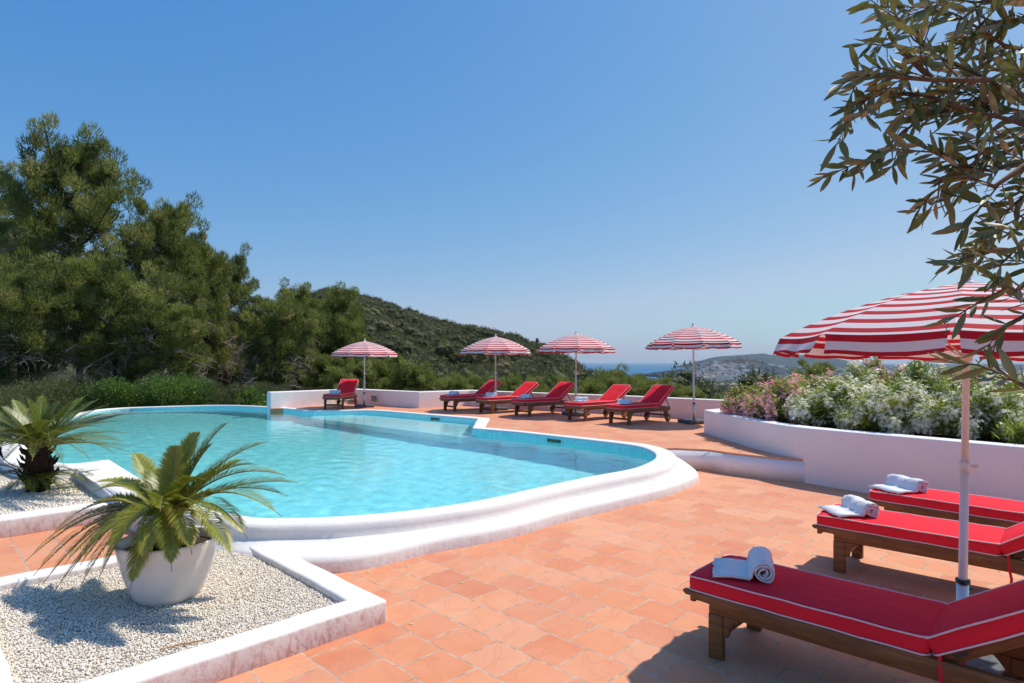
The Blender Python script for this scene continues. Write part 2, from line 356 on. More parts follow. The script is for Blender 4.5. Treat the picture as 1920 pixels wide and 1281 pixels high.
rw(110,867,NCOP,.42,.46,0,0); rw(50,833,NCOP,.32,.36,0); rw(95,797,NCOP,.28,.32,0); rw(190,768.5,NCOP,.25,.3,.5,0); rw(300,762.3,.315,.2,.25,1); rw(420,759.8,.33,.2,.25,1)
LP=smooth_closed(rows,6); NL=len(LP)
ctr=LP[:,:2]
tan=np.roll(ctr,-1,0)-np.roll(ctr,1,0); tan/=np.linalg.norm(tan,axis=1)[:,None]
area=.5*np.sum(ctr[:,0]*np.roll(ctr[:,1],-1)-np.roll(ctr[:,0],-1)*ctr[:,1])
nrm=np.stack([tan[:,1],-tan[:,0]],1)*(1 if area>0 else -1)
for _ in range(2): nrm=(np.roll(nrm,1,0)+nrm*2+np.roll(nrm,-1,0)); nrm/=np.linalg.norm(nrm,axis=1)[:,None]
pool=empty('swimming_pool',(-3.5,12,0),0,'turquoise freeform swimming pool with rounded white plaster coping','swimming pool')
PO=Vector((-3.5,12,0))
def loft(name,profs,mat,parent,origin=PO,smooth=True,wob=0):
    K=len(profs); V=[]
    for k,(off,z) in enumerate(profs):
        xy=ctr+nrm*off[:,None]; 
        V.append(np.column_stack([xy,z]))
    V=np.concatenate(V)-np.array(origin)[None]
    Fc=[(k*NL+j,k*NL+(j+1)%NL,(k+1)*NL+(j+1)%NL,(k+1)*NL+j) for k in range(K-1) for j in range(NL)]
    if area<0: Fc=[f[::-1] for f in Fc]
    Fc=[f[::-1] for f in Fc]
    return npmesh(name,V,Fc,mat,parent,smooth)
cz,wF,wE,tr=LP[:,2],LP[:,3],LP[:,4],LP[:,5]
# hand-trowelled waviness along the rim
ph=np.cumsum(np.linalg.norm(ctr-np.roll(ctr,1,0),axis=1)); wv=.008*np.sin(ph*1.9)+.006*np.sin(ph*4.3+1)+.003*np.sin(ph*11)
one=np.ones(NL); low=lambda zt:zt*tr+np.minimum(TER-.03,cz-.02)*(1-tr)
prof=[(-.0*one,cz-.30),(0*one,cz-.025),(.006*one,cz-.010),(.022*one,cz),(.4*wF,cz+.002),(.76*wF+wv,cz-.002*tr-.001),(.87*wF+wv,cz-.012*tr-.003),(.945*wF+wv,cz-.034*tr-.012*(1-tr)),(.985*wF+wv,cz-.075*tr-.014*(1-tr)),
 (1.0*wF+wv,low(LED+.015)),(wF+.025,low(LED)),(.5*(wF+wE)-.01+wv,low(LED-.02)),(wE-.055+wv,low(.128)),(wE-.025+wv,low(.112)),(wE-.006+wv,low(.08)),(wE+wv,low(-.02)-(.32)*(1-tr))]
loft('coping',prof,M['plaster'],pool)
# lining: walls and floor
V=np.concatenate([np.column_stack([ctr,cz-.03]),np.column_stack([ctr-nrm*.0,one*FLO])]); V[:NL,:2]+=nrm*-.004; V[NL:,:2]+=nrm*-.004
V=V-np.array(PO)[None]
mb=MB(); mb.v=[tuple(v) for v in V]; mb.f=[(j,(j+1)%NL,NL+(j+1)%NL,NL+j) for j in range(NL)]+[tuple(range(NL,2*NL))]; mb.m=[0]*len(mb.f)
mb.build('lining',M['lining'],pool,fix=False).cycles.is_caustics_receiver=True
# shallow shelf under the far bay
s1=P(583,785.4,.17)[:2]; s2=P(867,821,.17)[:2]
sh=MB(); q=[s1,s2,(s2[0]+.30,s2[1]+.1),(s2[0]+.42,s2[1]+2.3),(s2[0]-2.0,s2[1]+4.2),(s1[0]+1.0,s1[1]+2.1),(s1[0]-.3,s1[1]+.6)]
from mathutils.geometry import intersect_point_line
def inside(p,poly):
    x,y=p; c=False; n=len(poly)
    for i in range(n):
        x1,y1=poly[i]; x2,y2=poly[i-1]
        if (y1>y)!=(y2>y) and x<(x2-x1)*(y-y1)/(y2-y1)+x1: c=not c
    return c
# shelf outline follows the pool wall between its two ends
idx=[j for j in range(NL) if inside(tuple(ctr[j]-nrm[j]*.03),q)]
wallpts=[tuple(ctr[j]-nrm[j]*.008) for j in idx]
shp=[s1,s2]+sorted(wallpts,key=lambda p:math.atan2(p[1]-(s2[1]+.3),p[0]-(s2[0]-.25)))
sh.prism([(x-PO.x,y-PO.y) for x,y in shp],FLO+.01,SHZ)
sh.build('shelf',M['shelf'],pool).cycles.is_caustics_receiver=True
for px,py in((1040,832),(811,789.5),(512,770)):
    j=min(range(NL),key=lambda j:abs((ctr[j][0]/ctr[j][1])-(px-960)/F)+ (0 if ctr[j][1]>P(px,py,.2)[1]-1.5 and ctr[j][1]<P(px,py,.2)[1]+3 else 9))
    c=ctr[j]-nrm[j]*.012; a=math.atan2(tan[j][1],tan[j][0])
    s_=MB(); mt=Matrix.Translation((c[0]-PO.x,c[1]-PO.y,.215))@Matrix.Rotation(a,4,'Z')
    s_.box(-.17,.17,-.004,.012,-.085,.05,0,mt); s_.box(-.19,-.17,-.012,.014,-.1,.065,1,mt); s_.box(.17,.19,-.012,.014,-.1,.065,1,mt)
    if px==512:
        s_=MB(); s_.box(-.05,.05,-.004,.012,-.07,.04,0,mt); s_.box(-.06,-.05,-.010,.014,-.08,.05,1,mt); s_.box(.05,.06,-.010,.014,-.08,.05,1,mt)
    s_.build('skimmer',[M['skimmer'],M['lining']],pool)
# rippled water surface, its rim tucked into the coping
CS=.045; wpoly=np.array([c+n*.07 for c,n in zip(ctr,nrm)]); x0,y0=wpoly.min(0); x1,y1=wpoly.max(0)
gx=np.arange(x0,x1+CS,CS); gy=np.arange(y0,y1+CS,CS); GX,GY=np.meshgrid(gx,gy)
def inside_np(X,Y,poly):
    c=np.zeros(X.shape,bool); n=len(poly)
    for i in range(n):
        xa,ya=poly[i]; xb,yb=poly[i-1]
        if ya==yb: continue
        c^=((ya>Y)!=(yb>Y))&(X<(xb-xa)*(Y-ya)/(yb-ya)+xa)
    return c
GZ=np.full(GX.shape,WAT); rgw=np.random.default_rng(99)
for k in range(46):
    wl=math.exp(rgw.uniform(math.log(.16),math.log(.62))); a=rgw.normal(.6,1.1); kk=2*math.pi/wl; GZ+=RIP*.0075*wl**1.15*np.sin(kk*(GX*math.cos(a)+GY*math.sin(a))+rgw.uniform(0,6.28))/6
nxg,nyg=len(gx),len(gy); cc=inside_np(GX[:-1,:-1]+CS/2,GY[:-1,:-1]+CS/2,wpoly); jj,ii=np.nonzero(cc); a=jj*nxg+ii
Vw=np.stack([GX.ravel(),GY.ravel(),GZ.ravel()],1); Fw=np.stack([a,a+1,a+nxg+1,a+nxg],1); us=np.unique(Fw); mp=np.zeros(len(Vw),int); mp[us]=np.arange(len(us))
wo=tag(npmesh('water',Vw[us],mp[Fw],M['water'],None,True),kind='structure'); wo.cycles.is_caustics_caster=True
# ------------------------------------------------------------------ terraces
def sheet(name,poly,z,mat,kind='structure',thick=None):
    mb=MB(); n=len(poly)
    if thick: mb.prism(poly,z-thick,z)
    else: mb.add([(x,y,z) for x,y in poly],[tuple(range(n))])
    o=mb.build(name,mat); 
    if kind: tag(o,kind=kind)
    return o
outer=[tuple(c+n*w_*.62) for c,n,w_ in zip(ctr,nrm,wF)]; outE=[tuple(c+n*w_*.9) for c,n,w_ in zip(ctr,nrm,wE)]
def nearest(lst,p): return min(range(len(lst)),key=lambda i:(lst[i][0]-p[0])**2+(lst[i][1]-p[1])**2)
step=[P(1291,875.5,0)[:2],P(1330,882,0)[:2],P(1364,888,0)[:2],P(1400,893,0)[:2],P(1437,898,0)[:2],P(1480,902.5,0)[:2],P(1524,906.5,0)[:2],(4.75,8.1)]
step[0:1]=[(2.30,9.72),(2.62,9.76)]
par=[(-7.15,18.05),(-5.2,20.1),(-2.79,18.2),(-1.33,19.25),(.38,17.8),(2.86,16.1),(5.0,14.1),(7.6,11.8)]
j0=nearest(outer,(par[0][0]+.4,par[0][1]-.1)); j1=nearest(outer,(2.3,9.8))
seq=[outer[j%NL] for j in range(j0,j0+((j1-j0)%NL)+1)]
if len(seq)>NL*.6: seq=[outer[j%NL] for j in range(j1,j1+((j0-j1)%NL)+1)][::-1]
upper=seq+step+[(6.5,7.3),(8,9)]+par[::-1]
sheet('upper_terrace',upper,TER,M['tile'],thick=1.9)
st=MB()  # white riser of the step
for i in range(len(step)-1):
    (x0,y0),(x1,y1)=step[i],step[i+1]
    st.add([(x0,y0,-.01),(x1,y1,-.01),(x1,y1,TER-.028),(x0,y0,TER-.028)],[(0,1,2,3)])
pts=step
def ribbon(name,pts,w0,w1,z0,z1,mat,parent=None,bevel=0,smooth=True,closed=False):
    "solid wall along a polyline, offset w0..w1 to its left"
    n=len(pts); A=[];B=[]
    for i in range(n):
        a=Vector(pts[max(i-1,0)]); b=Vector(pts[i]); c=Vector(pts[min(i+1,n-1)])
        if closed: a=Vector(pts[i-1]); c=Vector(pts[(i+1)%n])
        d1=(b-a).normalized() if (b-a).length>1e-6 else (c-b).normalized(); d2=(c-b).normalized() if (c-b).length>1e-6 else d1
        nn=Vector((-(d1+d2).y,(d1+d2).x)).normalized(); k=1/max(.5,nn.dot(Vector((-d1.y,d1.x))))
        A.append(b+nn*w0*k); B.append(b+nn*w1*k)
    z1s=z1 if hasattr(z1,'__len__') else [z1]*n
    vs=[]
    for i in range(n): vs+=[(A[i].x,A[i].y,z0),(A[i].x,A[i].y,z1s[i]),(B[i].x,B[i].y,z1s[i]),(B[i].x,B[i].y,z0)]
    fs=[]
    for i in range(n if closed else n-1):
        a=i*4; b=((i+1)%n)*4
        fs+=[(a,b,b+1,a+1),(a+1,b+1,b+2,a+2),(a+2,b+2,b+3,a+3),(a+3,b+3,b,a)]
    if not closed: fs+=[(0,1,2,3),((n-1)*4+3,(n-1)*4+2,(n-1)*4+1,(n-1)*4)]
    mb=MB(); mb.add(vs,fs); return mb.build(name,mat,parent,smooth,bevel,3)
def cr(pts,per=5):
    n=len(pts); out=[]
    for i in range(n-1):
        p0,p1,p2,p3=[np.array(pts[min(max(i+k-1,0),n-1)],float) for k in range(4)]
        for k in range(per):
            t=k/per; out.append(tuple(.5*((2*p1)+(-p0+p2)*t+(2*p0-5*p1+4*p2-p3)*t*t+(-p0+3*p1-3*p2+p3)*t**3)))
    out.append(tuple(pts[-1])); return out
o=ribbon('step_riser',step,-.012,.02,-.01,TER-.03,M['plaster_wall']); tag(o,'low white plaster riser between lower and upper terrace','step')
jn=nearest(outE,(-1.55,4.95)); je=nearest(outE,(2.75,9.5))
a_=[outE[j%NL] for j in range(je,je+((jn-je)%NL)+1)]
if len(a_)>NL*.5: a_=[outE[j%NL] for j in range(jn,jn+((je-jn)%NL)+1)][::-1]
jl=nearest(outE,(-4.6,7.6))
b_=[outE[j%NL] for j in range(jn,jn+((jl-jn)%NL)+1)]
if len(b_)>NL*.5: b_=[outE[j%NL] for j in range(jl,jl+((jn-jl)%NL)+1)][::-1]
lowp=[(2.9,9.85)]+a_+b_[1:]+[(-6.6,7.6),(-9.5,8.0),(-13,4),(-13,-5),(10,-5),(10,9.0),(5.2,9.2),(4.6,8.9),(2.9,9.9)]
sheet('lower_terrace',lowp,0,M['tile'])
# parapet wall
pw=cr(par[:1]+par[1:],1)
para=empty('parapet_wall',(par[3][0],par[3][1],0),0,'low white angled parapet wall around the upper terrace','wall')
pl=[(x-par[3][0],y-par[3][1]) for x,y in par]
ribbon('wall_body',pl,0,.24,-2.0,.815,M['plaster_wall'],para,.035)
# small lamp box on the wall
wl=empty('wall_light',(P(703,748,.55)[0],18.95,.57),math.atan2(-1.9,2.41),'small grey louvred light box set in parapet behind leftmost parasol','wall light')
wb=MB(); wb.box(-.10,.10,-.035,.06,-.09,.09); wb.build('housing',M['concrete'],wl,bevel=.008); wb=MB()
for k in range(4): wb.box(-.08,.08,-.045,-.037,-.065+k*.035,-.05+k*.035)
wb.build('louvre',M['steel'],wl)
# ------------------------------------------------------------------ raised planter on the right
pf=cr([(3.72,11.85),(3.78,10.6),(3.86,9.5),(4.05,8.75),(4.29,8.33)],4)+[(4.93,7.48),(5.57,6.62),(6.6,5.2),(7.9,3.5)]
PZ=.775
planter=empty('raised_planter',(4.3,8.35,0),0,'long curved white raised planter holding the oleanders','planter')
pp=[(x-4.3,y-8.35) for x,y in pf]+[(7.9+2.6-4.3,3.5+1.2-8.35),(7.4-4.3,9.6-8.35),(5.2-4.3,13.0-8.35)]
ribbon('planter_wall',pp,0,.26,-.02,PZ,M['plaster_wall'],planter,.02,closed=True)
sb=MB(); sb.add([(x+ (.2 if x<3 else -.1),y+.12,PZ-.06) for x,y in pp],[tuple(range(len(pp)))]); sb.build('soil',M['soil'],planter)
# ------------------------------------------------------------------ gravel beds
def uv2(u,v): return ((u-v)/math.sqrt(2),(u+v)/math.sqrt(2))
def bed(name,label,corner_uv,w,z,mat):
    (u0,v0,u1,v1)=corner_uv; c=uv2((u0+u1)/2,(v0+v1)/2)
    e=empty(name,(c[0],c[1],0),0,label,'garden bed')
    ou=[uv2(u0,v0),uv2(u1,v0),uv2(u1,v1),uv2(u0,v1)]; ou=[(x-c[0],y-c[1]) for x,y in ou]
    # subdivided wavy border
    pts=[]
    for i in range(4):
        a,b=np.array(ou[i]),np.array(ou[(i+1)%4]); n=max(3,int(np.linalg.norm(b-a)/.16))
        for k in range(n):
            p=a+(b-a)*k/n
            if k and min(k,n-k)/n*np.linalg.norm(b-a)<w*1.25: continue
            if k: p=p+rng.normal(0,.004,2)
            pts.append(tuple(p))
    zz=[z+rng.normal(0,.0025) for _ in pts]
    ribbon('border',pts,0,w,-.02,zz,mat,e,.022,closed=True)
    return e
B1=(.20,3.40,2.25,5.74); bed1=bed('gravel_bed','near square gravel bed with stained white plaster border around the potted cycad',B1,.19,.148,M['plaster_bed'])
def ico():
    bm=bmesh.new(); bmesh.ops.create_icosphere(bm,subdivisions=1,radius=1); v=np.array([x.co[:] for x in bm.verts]); f=np.array([[a.index for a in q.verts] for q in bm.faces]); bm.free(); return v,f
IV,IF=ico()
def pebbles(pts,z,r0,r1,name,label_kind='stuff'):
    n=len(pts); s=rng.uniform(r0,r1,(n,1,1)); V=IV[None]*s*rng.uniform(.65,1.25,(n,1,3))
    V=V+rng.normal(0,.12,V.shape)*s
    a=rng.uniform(0,6.28,n); ca,sa=np.cos(a)[:,None],np.sin(a)[:,None]
    x=V[:,:,0]*ca-V[:,:,1]*sa; y=V[:,:,0]*sa+V[:,:,1]*ca; V=np.stack([x,y,V[:,:,2]],2)
    V[:,:,0]+=pts[:,0,None]; V[:,:,1]+=pts[:,1,None]; V[:,:,2]+=(z+rng.uniform(-.008,.006,n))[:,None]
    Fc=(IF[None]+(np.arange(n)*len(IV))[:,None,None]).reshape(-1,3)
    o=npmesh(name,V.reshape(-1,3),Fc,M['pebble'],None,True,tint=np.repeat(rng.beta(2.2,1.2,n),len(IV))); return tag(o,kind=label_kind)
def grid_pts(u0,v0,u1,v1,sp):
    gu,gv=np.meshgrid(np.arange(u0,u1,sp),np.arange(v0,v1,sp)); g=np.stack([gu.ravel(),gv.ravel()],1)+rng.normal(0,sp*.3,(gu.size,2))
    return np.stack([(g[:,0]-g[:,1])/math.sqrt(2),(g[:,0]+g[:,1])/math.sqrt(2)],1)
bs=[uv2(B1[0]+.17,B1[1]+.17),uv2(B1[2]-.17,B1[1]+.17),uv2(B1[2]-.17,B1[3]-.17),uv2(B1[0]+.17,B1[3]-.17)]
sheet('gravel_base',bs,.086,m_simple('gravel_dust',(.50,.44,.37),.95,.1,ns=60,var=.3,bs=.6))
pts1=grid_pts(B1[0]+.195,B1[1]+.195,B1[2]-.195,B1[3]-.195,.0100)
pebbles(pts1,.094+.012*np.exp(-((pts1[:,0]+2.3)**2+(pts1[:,1]-4.2)**2)),.0046,.0082,'gravel')
# far bed: front border, gravel, right side closed by the pool coping
bed2=empty('gravel_bed',(-6.5,7.5,0),0,'far left gravel bed with white border where the garden cycad grows','garden bed')
v2=7.64; p_a=uv2(-4.5,v2); p_b=uv2(2.35,v2)
n_=36; fp=[tuple(np.array(p_a)+(np.array(p_b)-np.array(p_a))*k/n_+rng.normal(0,.004,2)-np.array((-6.5,7.5))) for k in range(n_+1)]
ribbon('border',fp,0,.26,-.02,.185,M['plaster_bed'],bed2,.03)
jA=nearest(outer,uv2(2.3,v2)); jB=nearest(outer,(-6.9,8.9))
sd=[outer[j%NL] for j in range(jA,jA+((jB-jA)%NL)+1)]
if len(sd)>NL*.5: sd=[outer[j%NL] for j in range(jB,jB+((jA-jB)%NL)+1)][::-1]
g2=sd+[(-9.6,11.5),(-14,11.5),uv2(-4.5,v2+.2)]
g2[0]=uv2(2.3,v2+.2)
sheet('gravel_base',g2,.15,bpy.data.materials['gravel_dust'])
gp=grid_pts(-2.6,v2+.25,2.6,v2+2.6,.021); gp=np.array([p for p in gp if inside(tuple(p),g2) ])
pebbles(gp,.158*np.ones(len(gp)),.009,.014,'gravel')
# ------------------------------------------------------------------ sun loungers
def rr(x0,x1,y0,y1,r,n=4):
    out=[]
    for cx,cy,a0 in((x1-r,y1-r,0),(x0+r,y1-r,90),(x0+r,y0+r,180),(x1-r,y0+r,270)):
        for k in range(n+1): a=R(a0+90*k/n); out.append((cx+r*math.cos(a),cy+r*math.sin(a)))
    return out
def cushion(L,W,T,parent,x0,piping=True,taper=0):
    "rounded pad lying on z=0 from x0 to x0+L with bulged top"
    N=5; mb=MB(); ring=rr(x0,x0+L,-W/2,W/2,.045,N); n=len(ring); cx,cy=x0+L/2,0
    lv=[(.985,0),(1.0,.006),(1.012,T*.5),(1.0,T-.006),(.985,T)]
    vs=[]; 
    for s,z in lv: 
        for x,y in ring: vs.append((cx+(x-cx)*(1-(1-s)*W/L),cy+(y-cy)*s,z))
    ins=[(.90,T+.006),(.6,T+.012),(.2,T+.014)]
    for s,z in ins:
        for x,y in ring: vs.append((cx+(x-cx)*(1-(1-s)*(W/L if s>.5 else .6)),cy+(y-cy)*s,z+ .002*math.sin(x*23+y*7)))
    k=len(lv)+len(ins)
    fs=[(i*n+j,i*n+(j+1)%n,(i+1)*n+(j+1)%n,(i+1)*n+j) for i in range(k-1) for j in range(n)]+[tuple((k-1)*n+j for j in range(n)),tuple(range(n))[::-1]]
    mb.add(vs,fs); c=mb.build('cushion',M['red'],parent,True)
    for z in (T,.002):
        pb=MB(); path=[(x*1.0,y*1.0,z) for x,y in ring]; path=[(cx+(x-cx)*(1+.006*W/L),y*1.012,zz+.001*math.sin(x*31)) for x,y,zz in path]; path+=path[:2]
        # densify the long sides so the cord keeps a slight wave
        dense=[]
        for a,b in zip(path[:-1],path[1:]):
            m=max(1,int((Vector(b)-Vector(a)).length/.12))
            for q_ in range(m):
                p_=Vector(a).lerp(Vector(b),q_/m); p_.z+=.0018*math.sin(p_.x*19+z*50); dense.append(p_)
        pb.tube(dense,.0045,6,cap=False); pb.build('piping',M['piping'],c,True)
    return c
def towel(rl=.34,r=.058,flat=.20,name='towel'):
    "profile (x,z) extruded across y: flat flap, step up, spiral roll"
    prof=[(-flat-r*1.3,.012),(-flat*.6-r,.016),(-r*1.5,.014),(-r*1.25,.03),(-r*1.0,r*1.15),(-r*.6,r*1.75)]
    for k in range(0,44):
        a=R(125-k*22); q=r*(1-.78*k/44); prof.append((q*math.cos(a),r+q*math.sin(a)))
    T=.0095; up=[];dn=[]
    for i,p in enumerate(prof):
        a=prof[max(i-1,0)]; b=prof[min(i+1,len(prof)-1)]; d=Vector((b[0]-a[0],b[1]-a[1])).normalized(); n=Vector((-d.y,d.x))
        t_=T*1.6 if i<6 else T
        up.append((p[0]+n.x*t_*.5,p[1]+n.y*t_*.5)); dn.append((p[0]-n.x*t_*.5,p[1]-n.y*t_*.5))
    mb=MB(); S=12; n=len(prof); vs=[]
    for s in range(S+1):
        y=(s/S-.5)*rl; 
        for lst in (up,dn):
            for i,(x,z) in enumerate(lst):
                wob=.004*math.sin(s*1.3+i*.5)+ (.006*math.sin(s*2.1+i) if i<5 else 0)
                e=(.012 if i<6 else .006)*math.sin(i*1.7) if s in(0,S) else 0
                vs.append((x+wob,y+e,max(.004,z+.004*math.sin(s*.9+i*.8))))
    m2=2*n; fs=[]
    for s in range(S):
        a=s*m2; b=a+m2
        for i in range(n-1): fs+=[(a+i,a+i+1,b+i+1,b+i),(a+n+i+1,a+n+i,b+n+i,b+n+i+1)]
        fs+=[(a,b,b+n,a+n),(a+n-1,a+2*n-1,b+2*n-1,b+n-1)]
    for a in (0,S*m2):
        for i in range(n-1): fs.append((a+i,a+i+1,a+n+i+1,a+n+i))
    mb.add(vs,fs); return mb.build(name,M['towel'],None,True)
RT=.35; LW=.56
def make_lounger(ang,near=False):
    e=empty('sun_lounger'); hx=1.2; bl=.72; W=LW
    f=MB()
    for s in(-1,1):
        y=s*(W/2-.018)
        # rail with a moulded foot end
        pr=[(-.025,RT),(1.62,RT),(1.62,RT-.075),(1.60,RT-.095),(.137,RT-.095),(.137,RT-.048),(.06,RT-.045),(.035,RT-.05),(.03,RT-.03),(-.012,RT-.028),(-.03,RT-.012)]
        vs=[(x,y-.018,z) for x,z in pr]+[(x,y+.018,z) for x,z in pr]; n=len(pr)
        f.add(vs,[tuple(range(n))[::-1],tuple(range(n,2*n))]+[(i,(i+1)%n,n+(i+1)%n,n+i) for i in range(n)])
    f.box(.0,.03,-W/2+.037,W/2-.037,RT-.075,RT-.002); f.box(1.585,1.615,-W/2+.037,W/2-.037,RT-.085,RT-.004); f.box(hx+.0,hx+.03,-W/2+.037,W/2-.037,RT-.085,RT-.03)
    f.build('frame',M['wood'],e,bevel=.004)
    sl_=MB()
    for k in range(17):
        x=.045+k*.068; sl_.box(x,x+.05,-W/2+.038,W/2-.038,RT-.028,RT-.006)
    sl_.build('seat_slats',M['wood'],e,bevel=.003)
    for s in(-1,1):
        l=MB(); y=s*(W/2-.018); l.box(.135,.22,y-.021,y+.021,0,RT-.097)
        q=[(.2205,RT-.0975),(.31,RT-.0975),(.31,RT-.112)]+[(.31-.055*math.sin(R(a)),RT-.112-.075*(1-math.cos(R(a)))) for a in(25,50,75,90)]+[(.25,RT-.21),(.2205,RT-.215)]
        vs=[(x,y-.016,z) for x,z in q]+[(x,y+.016,z) for x,z in q]; n=len(q)
        l.add(vs,[tuple(range(n))[::-1],tuple(range(n,2*n))]+[(i,(i+1)%n,n+(i+1)%n,n+i) for i in range(n)])
        l.build('leg',M['wood'],e,bevel=.004)
        l=MB(); l.box(1.45,1.53,y-.021,y+.021,.07,RT-.097); q=[(1.45,RT-.097),(1.37,RT-.097),(1.40,RT-.13),(1.45,RT-.2)]
        vs=[(x,y-.016,z) for x,z in q]+[(x,y+.016,z) for x,z in q]; l.add(vs,[(3,2,1,0),(4,5,6,7)]+[(i,(i+1)%4,4+(i+1)%4,4+i) for i in range(4)])
        l.build('leg',M['wood'],e,bevel=.004)
        wh=MB(); m_=32; ys=[y+s*.026,y+s*.056]; vs=[]
        for yy in ys:
            for rr_ in(.095,.03):
                for j in range(m_): vs.append((1.49+rr_*math.cos(2*math.pi*j/m_),yy,.095+rr_*math.sin(2*math.pi*j/m_)))
        fs=[]
        for j in range(m_):
            k=(j+1)%m_; fs+=[(j,k,m_+k,m_+j),(2*m_+j,3*m_+j,3*m_+k,2*m_+k),(j,2*m_+j,2*m_+k,k)]
        fs+=[tuple(m_+j for j in range(m_)),tuple(3*m_+j for j in range(m_))]
        wh.add(vs,fs); w_=wh.build('wheel',M['wood'],e,bevel=.006)
        hb=MB(); hb.tube([(1.49,y+s*.05,.095),(1.49,y+s*.066,.095)],.018,12); hb.build('hub',M['steel'],w_)
    a=MB(); a.tube([(1.49,-W/2-.02,.095),(1.49,W/2+.02,.095)],.011,8); a.build('axle',M['steel'],e)
    s_=MB(); s_.box(.165,.19,-W/2+.04,W/2-.04,.10,.145); s_.build('stretcher',M['wood'],e,bevel=.004)
    s_=MB(); s_.box(1.475,1.5,-W/2+.04,W/2-.04,.13,.17); s_.build('stretcher',M['wood'],e,bevel=.004)
    # back
    b=bpy.data.objects.new('backrest',None); COL.objects.link(b); b.parent=e; b.location=(hx+.015,0,RT-.008); b.rotation_euler=(0,-ang,0)
    bf=MB()
    for s in(-1,1): y=s*(W/2-.06); bf.box(-.02,bl,y-.016,y+.016,-.045,0)
    for k in range(9): x=.03+k*.078; bf.box(x,x+.055,-W/2+.07,W/2-.07,-.022,-.003)
    bf.box(bl,bl+.022,-W/2+.03,W/2-.03,-.045,0)
    me=bf; bo=me.build('back_frame',M['wood'],e,bevel=.003); bo.location=b.location; bo.rotation_euler=b.rotation_euler
    bpy.data.objects.remove(b)
    # prop struts
    pr=MB(); ca,sa=math.cos(ang),math.sin(ang); tx,tz=hx+.015+.40*ca,RT-.03+.40*sa
    for s in(-1,1): y=s*(W/2-.09); pr.tube([(tx,y,tz),(tx+.19,y,RT-.06)],.014,4)
    pr.tube([(tx+.19,-W/2+.08,RT-.06),(tx+.19,W/2-.08,RT-.06)],.012,8)
    pr.build('prop',M['wood'],e)
    c=cushion(hx+.0,W-.01,.082,e,.0); c.location=(0,0,RT+.004)
    c2=cushion(bl-.02,W-.01,.082,e,.0); c2.location=(hx+.03-.012,0,RT+.006); c2.rotation_euler=(0,-ang,0)
    for s in(-1,1):
        st_=MB(); y=s*(W/2-.0); st_.tube([(hx+.04,y-.012*s,RT+.02),(hx+.045,y+.004*s,RT-.06),(hx+.06,y+.006*s,RT-.14),(hx+.05,y+.012*s,RT-.24)],.008,4); st_.build('strap',M['red'],e)
    if near:
        tg=MB(); tg.box(hx+.26,hx+.32,-W/2+.002,-W/2+.004,0,.018); t_=tg.build('maker_tag',M['black'],e); 
        t_.location=(0,0,0); t_.matrix_local=Matrix.Translation((hx,0,RT))@Matrix.Rotation(-ang,4,'Y')@Matrix.Translation((-hx-.16,-.004,-.03))
    return e
LG='red cushioned sun loungers'
near_l=make_lounger(R(33),True); far_l=make_lounger(R(36)); far_b=make_lounger(R(33.5))
def place_l(o,x,y,deg,z,label):
    o.location=(x,y,z); o.rotation_euler=(0,0,R(deg)); tag(o,label,'sun lounger',LG); return o
def put_l(src,first,corner,deg,z,label,mid=False):
    o=src if first else copy_tree(src)
    a=R(deg); c=Vector(corner)
    if not mid: c=c+Vector((-math.sin(a),math.cos(a)))*(LW/2)  # corner given = near long side at the foot
    return place_l(o,c.x,c.y,deg,z,label)
nl=[]
p=P(1288,1106,RT)[:2]; nl.append(put_l(near_l,True,p,-44,0,'nearest red sun lounger, shaded by the big striped parasol, foot at bottom centre right'))
p=P(1529,985,RT)[:2]; nl.append(put_l(near_l,False,p,-43.5,0,'middle of the three right foreground sun loungers, sunlit red cushion with white towel'))
p=P(1628,937,RT)[:2]; nl.append(put_l(near_l,False,p,-49,0,'red sun lounger closest to the long planter wall, third from the camera'))
# far row: midpoints of the front legs
fm=[((-5.22,17.9),88,'lone red sun lounger left of the leftmost parasol by the pool'),
    ((-1.75,17.25),37,'first red sun lounger from the left in the far row of five'),
    ((-.68,16.4),38,'second red sun lounger from the left in the far row of five'),
    ((.28,15.6),39,'middle red sun lounger of the far row of five, backrest half in parasol shade'),
    ((1.54,14.35),39,'fourth red sun lounger from the left in the far row, white towel on its seat'),
    ((2.385,13.5),39,'rightmost red sun lounger of the far row, nearest the big planter')]
fl_=[]
for i,((x,y),dg,lb) in enumerate(fm):
    a=R(dg); o=far_l if i==0 else (far_b if i==2 else copy_tree(far_b if i==4 else far_l)); fl_.append(place_l(o,x-.18*math.cos(a),y-.18*math.sin(a),dg,TER,lb))
# towels
tw=towel(); first=[True]
def put_t(l,dx,dy,rot,label,s=1.0):
    o=tw if first[0] else tw.copy()
    if not first[0]: COL.objects.link(o)
    first[0]=False
    a=l.rotation_euler.z; q=Vector((dx*math.cos(a)-dy*math.sin(a),dx*math.sin(a)+dy*math.cos(a)))
    o.location=(l.location.x+q.x,l.location.y+q.y,l.location.z+RT+.004+.082+.012); o.rotation_euler=(0,0,a+R(rot)); o.scale=(s,s,s)
    tag(o,label,'towel','rolled white towels on the loungers')
put_t(nl[0],.33,.015,24,'rolled white towel looking blue in shade on the nearest lounger')
put_t(nl[1],.27,0,42,'rolled white towel on the middle foreground lounger, in sun')
put_t(nl[2],.25,.02,62,'rolled white towel on the lounger beside the planter wall',1.05)
T_=['folded blue-shaded towel on the lone left lounger','towel on the leftmost lounger of the far row','towel on the second lounger of the far row','blue-shaded towel on the middle lounger of the far row','bright white towel on the fourth lounger of the far row','towel on the rightmost lounger of the far row, partly shaded']
for i,l in enumerate(fl_): put_t(l,.30+.02*(i%3),.0,[0,12,25,8,30,20][i],T_[i],.88)
